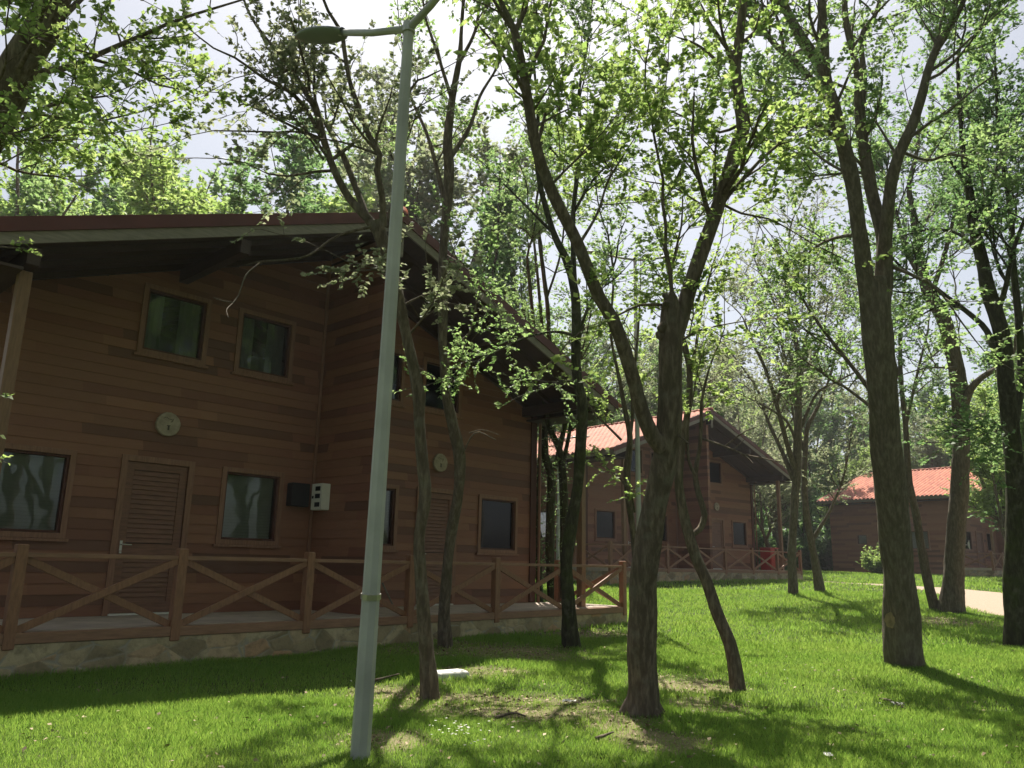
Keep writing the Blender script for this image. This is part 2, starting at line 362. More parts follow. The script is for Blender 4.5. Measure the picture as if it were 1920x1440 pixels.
# ------------------------------------------------------------------ houses
SL = (7.97-5.49)/6.76
WX, WY, HL = 6.44, 2.2, 12.0          # half width of walls, front wall y, roof length
DECK = 0.52
def siding(mb, along, fixed, a0, a1, z0, z1, holes, out, lim=None):
    """lapped boards; along 'x' or 'y'; fixed = plane coordinate; out = +-1 direction the boards face"""
    zs = set([z0, z1]); z = DECK
    while z < z1:
        if z > z0: zs.add(round(z, 4))
        z += ROW
    for h in holes: zs.update((h[2], h[3]))
    zs = sorted(zs)
    for za, zb in zip(zs[:-1], zs[1:]):
        if zb-za < 1e-4: continue
        zm = (za+zb)/2; seg = [(a0, a1)]
        if lim: l = lim(zm); seg = [(max(a0, -l), min(a1, l))]
        for h in holes:
            if h[2] <= zm <= h[3]:
                ns = []
                for s in seg:
                    if h[1] <= s[0] or h[0] >= s[1]: ns.append(s); continue
                    if h[0] > s[0]: ns.append((s[0], h[0]))
                    if h[1] < s[1]: ns.append((h[1], s[1]))
                seg = ns
        r = math.floor((zm-DECK)/ROW+1e-6); fa = (za-DECK)/ROW-r; fb = (zb-DECK)/ROW-r
        da, db = 0.016*(1-fa), 0.016*(1-fb)
        for s in seg:
            if s[1]-s[0] < 0.01: continue
            if along == 'x':
                q = [(s[0], fixed+out*da, za), (s[1], fixed+out*da, za), (s[1], fixed+out*db, zb), (s[0], fixed+out*db, zb)]
                lip = [(s[0], fixed, za), (s[1], fixed, za), (s[1], fixed+out*da, za), (s[0], fixed+out*da, za)]
            else:
                q = [(fixed+out*da, s[0], za), (fixed+out*da, s[1], za), (fixed+out*db, s[1], zb), (fixed+out*db, s[0], zb)]
                lip = [(fixed, s[0], za), (fixed, s[1], za), (fixed+out*da, s[1], za), (fixed+out*da, s[0], za)]
            mb.add(q, [(0, 1, 2, 3)])
            if fa < 0.01: mb.add(lip, [(0, 1, 2, 3)])
def frame_rect(mb, x0, x1, z0, z1, w, y0, y1, P):
    """picture frame with bar width w outside the rect, from depth y0 (out) to y1"""
    for a, b, c, d in ((x0-w, x0, z0-w, z1+w), (x1, x1+w, z0-w, z1+w), (x0, x1, z1, z1+w), (x0, x1, z0-w, z0)):
        vs = MB().box((a, y0, c), (b, y1, d), None, 0.004); mb.add([P(q) for q in vs.v], vs.f)
def window(root, P, x0, x1, z0, z1, blind=True, cross=False):
    """P maps (along, depth out negative, z) to house local. hole is x0..x1, z0..z1"""
    f = MB(); frame_rect(f, x0, x1, z0, z1, 0.085, -0.045, 0.02, P)
    vs = MB().box((x0-0.13, -0.07, z0-0.13), (x1+0.13, 0.01, z0-0.087), None, 0.004); f.add([P(q) for q in vs.v], vs.f)
    w = f.build('window', M_TRIM, root)
    s = MB(); frame_rect(s, x0+0.038, x1-0.038, z0+0.038, z1-0.038, 0.036, -0.005, 0.10, P); s.build('sash', M_SASH, w)
    g = MB().box((x0+0.036, 0.045, z0+0.036), (x1-0.036, 0.055, z1-0.036)); MB().add([P(q) for q in g.v], g.f).build('pane', M_GLASS, w)
    if blind:
        b = MB(); z = z0+0.03; k = 0
        while z < z1-0.04:
            b.add([P((x0+0.03, 0.16, z)), P((x1-0.03, 0.16, z)), P((x1-0.03, 0.135, z+0.052)), P((x0+0.03, 0.135, z+0.052))], [(0, 1, 2, 3)]); z += 0.055; k += 1
        b.build('blind', M_BLIND, w)
    else:
        b = MB()
        n = 14
        for i in range(n):
            a = x0+0.02+(x1-x0-0.04)*i/n; c = x0+0.02+(x1-x0-0.04)*(i+1)/n
            if 0.38 < (i+0.5)/n < 0.62: continue
            d0 = 0.20+0.02*(i % 2); d1 = 0.20+0.02*((i+1) % 2)
            b.add([P((a, d0, z0)), P((c, d1, z0)), P((c, d1, z1)), P((a, d0, z1))], [(0, 1, 2, 3)])
        b.build('curtain', M_CURT, w)
    return w
def door(root, P, x0, x1, z0, z1, hinge):
    f = MB()
    for a, b, c, d in ((x0-0.10, x0, z0, z1+0.10), (x1, x1+0.10, z0, z1+0.10), (x0, x1, z1, z1+0.10)):
        vs = MB().box((a, -0.045, c), (b, 0.05, d), None, 0.004); f.add([P(q) for q in vs.v], vs.f)
    dr = f.build('door', M_TRIM, root)
    l = MB()
    for a, b, c, d in ((x0+.005, x0+0.13, z0+.03, z1-.005), (x1-0.13, x1-.005, z0+.03, z1-.005), (x0+0.13, x1-0.13, z1-0.13, z1-.005), (x0+0.13, x1-0.13, z0+.03, z0+0.2), (x0+.13, x1-.13, z0+.9, z0+1.12)):
        vs = MB().box((a, 0.0, c), (b, 0.045, d), None, 0.003); l.add([P(q) for q in vs.v], vs.f)
    z = z0+0.2
    while z < z1-0.15:
        if not (z0+.83 < z < z0+1.12):
            l.add([P((x0+.13, 0.012, z)), P((x1-.13, 0.012, z)), P((x1-.13, 0.034, z+0.075)), P((x0+.13, 0.034, z+0.075))], [(0, 1, 2, 3)])
            l.add([P((x0+.13, 0.034, z-0.003)), P((x1-.13, 0.034, z-0.003)), P((x1-.13, 0.012, z)), P((x0+.13, 0.012, z))], [(0, 1, 2, 3)])
        z += 0.078
    l.build('door_leaf', M_DOOR, dr)
    hx = x0+0.065 if hinge > 0 else x1-0.065
    h = MB(); h.tube([P((hx, 0.0, z0+1.1)), P((hx, -0.05, z0+1.1)), P((hx+hinge*0.03, -0.055, z0+1.1)), P((hx+hinge*0.15, -0.055, z0+1.095))], [0.011]*4, 8)
    q = MB().box((hx-0.02, -0.008, z0+1.0), (hx+0.02, -0.001, z0+1.16)); h.add([P(a) for a in q.v], q.f)
    q = MB().box((hx-0.017, -0.018, z0+0.96), (hx+0.017, -0.001, z0+0.99)); h.add([P(a) for a in q.v], q.f)
    h.build('handle', M_STEEL, dr)
    t = MB().box((x0-0.02, -0.09, z0-0.0), (x1+0.02, 0.04, z0+0.028), None, 0.004); MB().add([P(a) for a in t.v], t.f).build('threshold', M_WHITE, dr)
def slope_bar(mb, x0, x1, sgn, y0, y1, t0, t1):
    """a board following the roof slope from |x|=x0 to x1, between vertical offsets t0>t1 below tile line"""
    z = lambda x, t: 7.97-SL*x-t
    vs = [(sgn*x0, y0, z(x0, t1)), (sgn*x1, y0, z(x1, t1)), (sgn*x1, y0, z(x1, t0)), (sgn*x0, y0, z(x0, t0)),
          (sgn*x0, y1, z(x0, t1)), (sgn*x1, y1, z(x1, t1)), (sgn*x1, y1, z(x1, t0)), (sgn*x0, y1, z(x0, t0))]
    mb.add(vs, [(0, 1, 2, 3), (7, 6, 5, 4), (0, 4, 5, 1), (3, 2, 6, 7), (1, 5, 6, 2), (0, 3, 7, 4)])
def roof_tiles():
    V = []; F = []; nv = int(HL/0.3*6); S = 7.05; cs = int(S/0.375)
    vv = np.linspace(-0.03, HL+0.03, nv+1); off = 0
    for sgn in (-1, 1):
        rows = []
        for c in range(cs+1):
            for q, hh in ((0.02, 0.045), (0.98, 0.012)):
                rows.append((min((c+q)*0.375, S+0.12), hh))
        for x, hh in rows:
            for y in vv:
                p = abs(math.sin(math.pi*y/0.3)); V.append((sgn*x, y, 7.97-SL*x-0.09+hh+0.12*p))
        m = len(vv)
        for i in range(len(rows)-1):
            for j in range(m-1): F.append((off+i*m+j, off+i*m+j+1, off+(i+1)*m+j+1, off+(i+1)*m+j))
        off += len(rows)*m
    return np_mesh('roof', np.array(V), np.array(F))
def build_house(loc, rz, label):
    root = empty('cabin', loc, rz); tag(root, label, 'house')
    PF = lambda q: (q[0], WY+q[1], q[2])
    holes = []; spec = []
    for s in (-1, 1):
        for a, b, c, d, k in ((0.86, 1.93, 1.76, 2.95, 'w'), (4.53, 5.72, 1.76, 2.95, 'w'), (2.63, 3.66, DECK, 2.96, 'd'), (0.88, 1.92, 4.86, 5.93, 'u'), (2.63, 3.67, 4.86, 5.93, 'u')):
            x0, x1 = (a, b) if s > 0 else (-b, -a); holes.append((x0, x1, c, d)); spec.append((x0, x1, c, d, k, s))
    lim = lambda z: (7.97-0.33-z)/SL
    w = MB(); siding(w, 'x', WY, -WX, WX, DECK, 7.6, holes, -1, lim)
    # reveals of the openings
    for h in holes:
        for (a, b, c, d) in ((h[0], h[2], h[0], h[3]), (h[1], h[2], h[1], h[3]), (h[0], h[3], h[1], h[3]), (h[0], h[2], h[1], h[2])):
            w.add([(a, WY-0.016, b), (c, WY-0.016, d), (c, WY+0.12, d), (a, WY+0.12, b)], [(0, 1, 2, 3)])
    w.build('front_wall', M_SIDING, root)
    for s, nm in ((-1, 'side_wall'), (1, 'side_wall')):
        sh = [(4.2, 5.4, 1.76, 2.95), (8.6, 9.3, 2.1, 2.75)]
        m = MB(); siding(m, 'y', s*WX, WY, HL-0.6, 0.0, 5.45, sh, s)
        for h in sh:
            for (a, b, c, d) in ((h[0], h[2], h[0], h[3]), (h[1], h[2], h[1], h[3]), (h[0], h[3], h[1], h[3]), (h[0], h[2], h[1], h[2])):
                m.add([(s*(WX+0.016), a, b), (s*(WX+0.016), c, d), (s*(WX-0.12), c, d), (s*(WX-0.12), a, b)], [(0, 1, 2, 3)])
        m.build(nm, M_SIDING, root)
        PS = lambda q, s=s: (s*(WX-q[1]), q[0], q[2])
        for h in sh: window(root, PS, *h)
    bk = MB(); siding(bk, 'x', HL-0.6, -WX, WX, 0.0, 7.6, [], 1, lim); bk.build('rear_wall', M_SIDING, root)
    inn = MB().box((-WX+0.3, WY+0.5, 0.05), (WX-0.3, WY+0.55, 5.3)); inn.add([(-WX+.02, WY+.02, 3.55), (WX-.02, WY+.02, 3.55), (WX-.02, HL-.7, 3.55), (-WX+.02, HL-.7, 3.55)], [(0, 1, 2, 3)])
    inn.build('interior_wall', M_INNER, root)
    for x0, x1, c, d, k, s in spec:
        if k == 'd': door(root, PF, x0, x1, c, d, 1)
        else: window(root, PF, x0, x1, c, d, k == 'w')
    fin = MB()
    for s in (-1, 1): siding(fin, 'y', s*0.075, 0.34, WY-0.016, DECK, 7.55, [], s)
    fin.box((-0.09, 0.30, DECK), (0.09, 0.34, 7.55), None, 0.004); fin.build('divider_wall', M_SIDING, root)
    for x in (-WX, WX): MB().box((x-(.05 if x < 0 else .16), WY-0.05, DECK), (x+(.16 if x < 0 else .05), WY-0.016, 5.35), None, 0.004).build('corner_strip', M_SASH, root)  # dark strip down each outer front corner
    for x in (-0.125, 0.125): MB().box((x-0.028, WY-0.055, DECK), (x+0.028, WY-0.017, 7.3), None, 0.004).build('corner_strip', M_TRIM, root)
    # porch
    st = MB(); st.box((-7.3, -0.04, -0.35), (7.3, 0.26, 0.368)); st.box((-7.3, 0.26, -0.35), (-7.0, WY-0.1, 0.368)); st.box((7.0, 0.26, -0.35), (7.3, WY-0.1, 0.368))
    for s in (-1, 1): st.box((s*WX-0.08, WY+0.05, -0.4), (s*WX+0.08, HL-.62, 0.0))
    st.build('stone_base', M_STONE, root)
    MB().box((-7.27, 0.075, 0.372), (7.27, WY-0.01, DECK-0.003)).build('porch_floor', M_CONC, root)
    # roof
    link('roof', roof_tiles(), M_TILE, root)
    for s in (-1, 1):
        vg = MB()
        for c in range(19):
            x0, x1 = c*0.375, (c+1)*0.375+.03
            vg.tube([(s*x0, -0.01, 7.97-SL*x0-.03), (s*x1, -0.01, 7.97-SL*x1-.015)], [.036, .046], 8)
        vg.build('verge_tiles', M_TILE, root, True)
    rc = MB()
    n = int(HL/0.4)
    for i in range(n):
        y = i*HL/n; rc.tube([(0, y-0.02, 8.0), (0, y+HL/n, 7.985)], [0.12, 0.10], 10)
    rc.build('ridge_tiles', M_TILE, root, True)
    vt = MB(); fs = MB(); so = MB(); ra = MB()
    for s in (-1, 1):
        for y0, y1 in ((-0.06, -0.03), (HL+0.03, HL+0.06)):
            slope_bar(vt, 0, 7.0, s, y0, y1, 0.0-0.015, 0.19); vt.build('verge_trim', M_VERGE, root); vt = MB()
        for y0, y1 in ((-0.03, 0.01), (HL-0.01, HL+0.03)):
            slope_bar(fs, 0.001, 6.86, s, y0, y1, 0.193, 0.36); fs.build('fascia', M_FASCIA, root); fs = MB()
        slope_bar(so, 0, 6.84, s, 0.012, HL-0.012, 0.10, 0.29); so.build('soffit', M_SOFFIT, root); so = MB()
        z = 7.97-SL*6.9
        MB().box((s*6.92-0.02, -0.034, z-0.30), (s*6.92+0.02, HL+0.034, z-0.07)).build('eave_fascia', M_FASCIA, root)
        y = 0.55
        while y < HL:
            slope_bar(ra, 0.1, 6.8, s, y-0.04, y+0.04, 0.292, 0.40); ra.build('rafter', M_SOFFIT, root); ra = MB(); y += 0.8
    for x, zt in ((0, 7.52), (3.1, 0), (-3.1, 0), (6.0, 0), (-6.0, 0)):
        zz = (7.97-SL*abs(x)-0.41) if x else 7.52
        MB().box((x-0.08, 0.02, zz-0.24), (x+0.08, WY-0.02, zz), None, 0.006).build('roof_beam', M_SOFFIT, root)
    for s in (-1, 1):
        MB().box((s*6.0-0.075, 0.25, DECK-0.1), (s*6.0+0.075, 0.40, 5.09), None, 0.008).build('roof_post', M_POST, root)
        MB().tube([(s*(WX+0.09), WY-0.12, 0.3), (s*(WX+0.09), WY-0.12, 5.1), (s*(WX+0.45), WY-0.12, 5.25)], [0.035]*3, 8).build('downpipe', M_SASH if s < 0 else M_TRIM, root)
    MB().box((-0.06, 0.0, 7.1), (0.06, 0.05, 7.6)).build('king_post', M_FASCIA, root)
    # flat boxed eaves
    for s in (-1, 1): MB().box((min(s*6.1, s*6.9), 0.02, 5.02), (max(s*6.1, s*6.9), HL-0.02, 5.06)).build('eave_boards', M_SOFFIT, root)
    return root
def build_fence(loc, rz, label):
    root = empty('porch_fence', loc, rz); tag(root, label, 'fence', 'cabin porch fences')
    xs = [-7.19, -5.63, -3.6, -1.5, 0.62, 2.83, 5.02, 7.19]
    def post(x, y): MB().box((x-0.065, y-0.065, 0.31), (x+0.065, y+0.065, 1.56), None, 0.012).build('post', M_FENCE, root)
    def span(p, q):
        p = Vector(p); q = Vector(q); d = (q-p).normalized(); n = Vector((d.y, -d.x, 0))
        a = p+d*0.067; b = q-d*0.067
        MB().bar(a+Vector((0, 0, 1.43)), b+Vector((0, 0, 1.43)), 0.10, 0.055).build('top_rail', M_RAIL, root)
        MB().bar(a+Vector((0, 0, 0.44)), b+Vector((0, 0, 0.44)), 0.11, 0.13).build('bottom_rail', M_RAIL, root)
        for k, (z0, z1) in enumerate(((0.53, 1.385), (1.385, 0.53))):
            o = n*(0.022 if k == 0 else -0.022)
            MB().bar(a+o+Vector((0, 0, z0)), b+o+Vector((0, 0, z1)), 0.04, 0.095).build('brace', M_FENCE, root)
    for x in xs: post(x, 0)
    for a, b in zip(xs[:-1], xs[1:]): span((a, 0, 0), (b, 0, 0))
    for s in (-1, 1): post(s*7.19, 2.0); span((s*7.19, 0, 0), (s*7.19, 2.0, 0))
    return root
def copy_tree(o, parent=None):
    c = o.copy(); col.objects.link(c); c.parent = parent
    for ch in list(o.children): copy_tree(ch, c)
    return c
H1 = ((8.83, 11.2, 0.0), 0.0); H2 = ((33.75, 18.33, 0.86), R(-6.9)); H3 = ((66.3, 11.56, 1.27), R(-8.4))
h1 = build_house(*H1, 'large two storey dark timber cabin filling the left of the picture, tree trunks in front')
h2 = copy_tree(h1); h2.location = H2[0]; h2.rotation_euler = (0, 0, H2[1]); h2['label'] = 'timber cabin with orange tiled roof in the middle distance, behind the forked tree'
h3 = copy_tree(h1); h3.location = H3[0]; h3.rotation_euler = (0, 0, H3[1]); h3['label'] = 'farthest timber cabin with sunlit orange roof at the right, behind the thick trunks'
f1 = build_fence(*H1, 'brown wooden fence with cross braces along the stone based porch of the large cabin')
f2 = copy_tree(f1); f2.location = H2[0]; f2.rotation_euler = (0, 0, H2[1]); f2['label'] = 'cross braced wooden porch fence of the middle cabin beside the red box'
f3 = copy_tree(f1); f3.location = H3[0]; f3.rotation_euler = (0, 0, H3[1]); f3['label'] = 'small distant cross braced fence on the porch of the farthest cabin'
def hw(H, p):
    (x, y, z), a = H; return (x+p[0]*math.cos(a)-p[1]*math.sin(a), y+p[0]*math.sin(a)+p[1]*math.cos(a), z+p[2])

# round log-slice signs above the doors
def log_sign(H, x, label, mark=True):
    o = empty('round_wall_sign', hw(H, (x, WY-0.02, 3.64)), H[1]); tag(o, label, 'sign', 'round log slice signs above the cabin doors')
    b = MB(); n = 30; ring = [0.205*(1+0.02*math.sin(3*k)+0.015*math.cos(7*k)) for k in range(n)]
    vs = []
    for y, k in ((0.0, 1.0), (-0.055, 1.0), (-0.062, 0.95)):
        vs += [(ring[i]*k*math.cos(i*2*math.pi/n), y, ring[i]*k*math.sin(i*2*math.pi/n)) for i in range(n)]
    fs = [(l*n+i, l*n+(i+1) % n, (l+1)*n+(i+1) % n, (l+1)*n+i) for l in range(2) for i in range(n)]+[tuple(range(2*n, 3*n))]
    b.add(vs, fs).build('slice', M_SLICE, o)
    if mark:
        m = MB()
        m.box((-0.012, -0.067, -0.10), (0.016, -0.0625, -0.03)); m.box((-0.03, -0.067, -0.03), (0.03, -0.0625, -0.018))
        m.tube([(0.03, -0.064, 0.04), (0.055, -0.064, 0.055), (0.065, -0.064, 0.08)], [0.006]*3, 5)
        for k in range(7): m.box((-0.1+k*0.026, -0.066, 0.09+0.012*math.sin(k)), (-0.085+k*0.026, -0.0625, 0.102+0.012*math.sin(k)))
        m.build('burnt_mark', M_MARK, o)
log_sign(H1, -3.09, 'round pale log slice on the big cabin wall above the left door')
log_sign(H1, 3.15, 'round log slice on the big cabin wall half hidden behind a thin trunk')
log_sign(H2, 3.15, 'small round log slice on the middle cabin above its right door')

# meter boxes by the divider wall
o = empty('meter_box', hw(H1, (-0.22, WY-0.4, 2.36)), 0); tag(o, 'white electric meter box with three openings at the inner corner of the big cabin', 'meter box')
mb = MB().box((-0.05, -0.17, 0.0), (0.13, 0.17, 0.50), None, 0.01); mb.build('case', M_WHITE, o)
for z in (0.06, 0.22, 0.36): MB().box((-0.056, -0.11, z), (-0.0505, 0.05, z+0.085)).build('meter_window', M_BLACK, o)
MB().box((-0.056, 0.10, 0.22), (-0.0505, 0.15, 0.27)).build('lock', M_BLACK, o)
o = MB().box((-0.68, WY-0.20, 2.42), (-0.30, WY-0.02, 2.86), None, 0.012).build('cable_box', M_BLACK); o.location = H1[0]
o.location = (H1[0][0], H1[0][1], 0); tag(o, 'black cable box on the wall left of the white meter box', 'cable box')
# red cabinet on the middle cabin's porch
o = empty('fire_cabinet', hw(H2, (6.75, 1.5, DECK)), H2[1]); tag(o, 'red fire hose cabinet on the porch of the middle cabin', 'cabinet')
MB().box((-0.38, -0.3, 0), (0.38, 0.3, 1.12), None, 0.015).build('case', M_RED, o); MB().box((-0.34, -0.325, 0.08), (0.34, -0.302, 1.06), None, 0.005).build('door', M_RED, o)
MB().box((-0.42, -0.34, 1.122), (0.42, 0.34, 1.16), None, 0.01).build('lid', M_RED, o)
# black bent drain pipe in the stone base; leaning plank; satellite dish
p = gpt(717, 1222); o = MB().tube([(p[0], 11.25, 0.26), (p[0], 11.08, 0.27), (p[0], 11.03, 0.22), (p[0], 11.03, -0.05)], [0.06]*4, 12).build('drain_pipe', M_BLACK, None, True)
tag(o, 'short black drain pipe bending out of the stone base beside the lamp pole', 'pipe')
o = MB().bar((9.62, 11.75, 0.53), (9.35, 11.95, 1.15), 0.05, 0.03).build('plank', M_FASCIA); tag(o, 'short grey plank leaning inside the porch fence behind the lamp pole', 'plank')
pd = hw(H3, (-6.7, 1.6, 2.0)); o = empty('satellite_dish', pd, H3[1]+R(200)); tag(o, 'small white ring shaped dish by the porch of the farthest cabin', 'satellite dish')
dm = MB(); n = 18
vs = [(r*math.cos(a*2*math.pi/n), 0.35*r*r*3, r*math.sin(a*2*math.pi/n)) for r in (0.12, 0.34) for a in range(n)]
dm.add(vs, [(i, (i+1) % n, n+(i+1) % n, n+i) for i in range(n)]); dm.build('dish', M_WHITE, o, True)
MB().tube([(0, 0.0, 0), (0, -0.3, 0)], [0.02, 0.02], 6).build('bracket', M_STEEL, o)

# ------------------------------------------------------------------ street lamps
def street_lamp(base, top, label, a0, a1, s=1.0):
    base = Vector(base); top = Vector(top); L = (top-base).length
    o = empty('street_lamp', base); tag(o, label, 'street lamp', 'galvanised street lamps among the trees')
    t = (top-base)
    V = []; n = 8
    MB().tube([(0, 0, -0.3), t*0.0, t*0.5, t], [0.078*s, 0.075*s, 0.058*s, 0.042*s], 8).build('pole', M_GALV, o)
    MB().box((-0.05, -0.083, 0.9), (0.03, -0.070, 1.25), None, 0.004).build('hatch', M_GALV, o)
    MB().tube([t*0.205, t*0.212], [0.078*s]*2, 12).build('clamp_band', M_STEEL, o)
    MB().tube([t, t+Vector((0, 0, 0.09))], [0.055*s, 0.05*s], 10).build('pole_cap', M_GALV, o)
    for d in (a0, a1):
        d = Vector(d)
        arm = MB().tube([t+Vector((0, 0, 0.04)), t+d*0.5+Vector((0, 0, 0.05)), t+d+Vector((0, 0, 0.10))], [0.032, 0.03, 0.028], 10).build('arm', M_GALV, o, True)
        # luminaire: flattened teardrop
        u = d.normalized(); sx = u.cross(Vector((0, 0, 1))).normalized(); c = t+d+Vector((0, 0, 0.10))
        def shell(lo):
            m = MB(); N = 12; K = 16; vs = []
            for i in range(N+1):
                f = i/N; w = 0.125*math.sin(math.pi*min(1, 0.12+f*0.88))**0.6 if i < N else 0.004; h = (0.045 if not lo else 0.04)*math.sin(math.pi*min(1, 0.12+f*0.88))**0.7
                if i == 0: w, h = 0.05, 0.04
                for k in range(K+1):
                    a = math.pi*k/K; vs.append(c+u*(f*0.68-0.06)+sx*(w*math.cos(a))+Vector((0, 0, (-1 if lo else 1)*h*math.sin(a))))
            fs = [(i*(K+1)+k, i*(K+1)+k+1, (i+1)*(K+1)+k+1, (i+1)*(K+1)+k) for i in range(N) for k in range(K)]
            return m.add(vs, fs)
        h = shell(False).build('lamp_head', M_LAMP, o, True); shell(True).build('lens', M_LENS, h, True)
    return o
g = gpt(675, 1422); dd = depth_of(g); tp = at(766, 62, dd+0.55)
street_lamp(g, tp, 'tall galvanised lamp post with two arms standing nearest, in front of the big cabin', tuple((at(635, 80, dd+1.05)-tp)*1.0), tuple(at(852, -25, dd+0.1)-tp))
b2 = gpt(1200, 1172); d2 = depth_of(b2); t2 = b2+np.array([0.02, 0, 9.0])
street_lamp(b2, t2, 'lamp post half hidden behind the forked tree in the middle', (-0.55, 0.5, 0.05), (0.55, -0.5, 0.05))
b3 = at(1046, 1090, 27.0); b3[2] = float(gz(b3[0], b3[1]))
street_lamp(b3, b3+np.array([0, 0, 5.2]), 'distant thin lamp post between the big cabin and the middle cabin', (-0.5, 0.3, 0.05), (0.5, -0.3, 0.05))

# ------------------------------------------------------------------ trees
class Tree:
    def __init__(s, seed): s.g = np.random.default_rng(seed); s.WV = []; s.WF = []; s.n = 0; s.LP = []; s.LD = []; s.LS = []; s.limbs = []
    def wood(s, V, F): s.WV.append(V); s.WF.append(F+s.n); s.n += len(V)
    def limb(s, P, r, n=7, wob=0.0):
        V, F = tube(P, r, n, wob, int(s.g.integers(1e6))); s.wood(V, F)
    def leaves(s, P, D, size):
        s.LP.append(P); s.LD.append(D); s.LS.append(np.full(len(P), size) if np.isscalar(size) else size)
    def twig(s, p, d, L, size, nl, droop=0.0):
        """thin shoot with leaves in a flattish spray"""
        g = s.g; k = 4; d = d/np.linalg.norm(d); P = [p]
        for i in range(k):
            d = d+g.normal(0, 0.16, 3)+np.array([0, 0, 0.05-droop]); d /= np.linalg.norm(d); P.append(P[-1]+d*L/k)
        P = np.array(P); V, F = tube(P, np.linspace(0.006, 0.002, k+1)*(0.42+L*0.45), 3); s.wood(V, F)
        if nl > 0:
            t = g.uniform(0.12, 1.0, nl)*k; i = np.minimum(t.astype(int), k-1); f = (t-i)[:, None]
            Q = P[i]*(1-f)+P[i+1]*f; side = np.cross(d, [0, 0, 1]); side /= np.linalg.norm(side)+1e-6
            sg = g.choice([-1, 1], nl)[:, None]
            D = side*sg*g.uniform(0.5, 1.1, (nl, 1))+d*g.uniform(0.2, 0.9, (nl, 1))+g.normal(0, 0.25, (nl, 3)); D /= np.linalg.norm(D, axis=1)[:, None]
            s.leaves(Q, D, size*0.88*g.uniform(0.5, 1.35, nl))
    def grow(s, p, d, L, r, lev, size, dens, up=0.12, droop=0.0, tl=0.55):
        g = s.g; k = max(3, int(L/0.22)); P = [p]; d = d/np.linalg.norm(d)
        for i in range(k):
            d = d+g.normal(0, 0.13, 3)+np.array([0, 0, up*0.35]); d /= np.linalg.norm(d); P.append(P[-1]+d*L/k)
        P = np.array(P); rad = np.linspace(r, max(0.004, r*0.3), k+1); s.limb(P, rad, 5 if lev > 0 else 4)
        T = np.gradient(P, axis=0); T /= np.linalg.norm(T, axis=1)[:, None]
        if lev > 0:
            nb = max(2, int(L*2.4*g.uniform(0.8, 1.2)))
            for q in range(nb):
                t = g.uniform(0.22, 1.0); i = min(int(t*k), k); s.grow(P[i], side_dir(g, T[i], 0.55, 1.15, up), L*g.uniform(0.35, 0.62)*(1.15-0.4*t), rad[i]*0.6, lev-1, size, dens, up, droop, tl)
        dens_ = dens; dens = dens*g.choice([0.3, 0.85, 1.3, 1.8])
        nt = int(L*(7.5 if lev == 0 else 4.0)*dens+g.random())
        for q in range(nt):
            t = g.uniform(0.15, 1.0); i = min(int(t*k), k); s.twig(P[i], side_dir(g, T[i], 0.5, 1.2, 0.02), tl*g.uniform(0.55, 1.2), size, int(g.integers(13, 26)), droop)
        s.twig(P[-1], T[-1], tl, size, 16 if dens > 0 else 0, droop)
    def build(s, name, loc, bark, leaf, label, group=None, cat='tree', crown='crown', trunk='trunk'):
        loc = np.asarray(loc, float); o = empty(name, loc); tag(o, label, cat, group)
        V = np.vstack(s.WV)-loc; F = np.vstack([f for f in s.WF if len(f)]); link(trunk, np_mesh(trunk, V, F), bark, o, True)
        if s.LP:
            me = leaf_mesh(np.vstack(s.LP)-loc, np.vstack(s.LD), np.concatenate(s.LS), s.g); link(crown, me, leaf, o)
        return o
def side_dir(g, T, a, b, up):
    v = g.normal(0, 1, 3); v -= T*(v@T); v /= np.linalg.norm(v)+1e-6; an = g.uniform(a, b)
    d = T*math.cos(an)+v*math.sin(an)+np.array([0, 0, up]); return d/np.linalg.norm(d)
def leaf_mesh(P, D, S, g):
    n = len(P); N = g.normal(0, 0.55, (n, 3))+np.array([0, 0, 1.0]); N -= D*(N*D).sum(1)[:, None]; N /= np.linalg.norm(N, axis=1)[:, None]+1e-6
    W = np.cross(D, N); S = S[:, None]
    b = P; l = P+D*S*0.45+W*S*0.33+N*S*0.06; t = P+D*S-N*S*0.12; r = P+D*S*0.45-W*S*0.33+N*S*0.06
    V = np.stack([b, l, t, r], 1).reshape(-1, 3); F = np.arange(4*n).reshape(-1, 4); return np_mesh('crown', V, F)
def trace(pts, d0, d1=None, widen=0.83, step=0.12):
    """px polyline (x, y, width px) at depths d0..d1 -> world points, radii"""
    d1 = d0 if d1 is None else d1; n = len(pts); Q = []
    L = np.concatenate([[0], np.cumsum([math.hypot(pts[i+1][0]-pts[i][0], pts[i+1][1]-pts[i][1]) for i in range(n-1)])]); L /= L[-1]
    for (x, y, w), t in zip(pts, L):
        d = d0+(d1-d0)*t; Q.append(np.append(at(x, y, d), w*d/FPX/2*widen))
    C = catmull(np.array(Q), step); return C[:, :3], np.maximum(C[:, 3], 0.004)
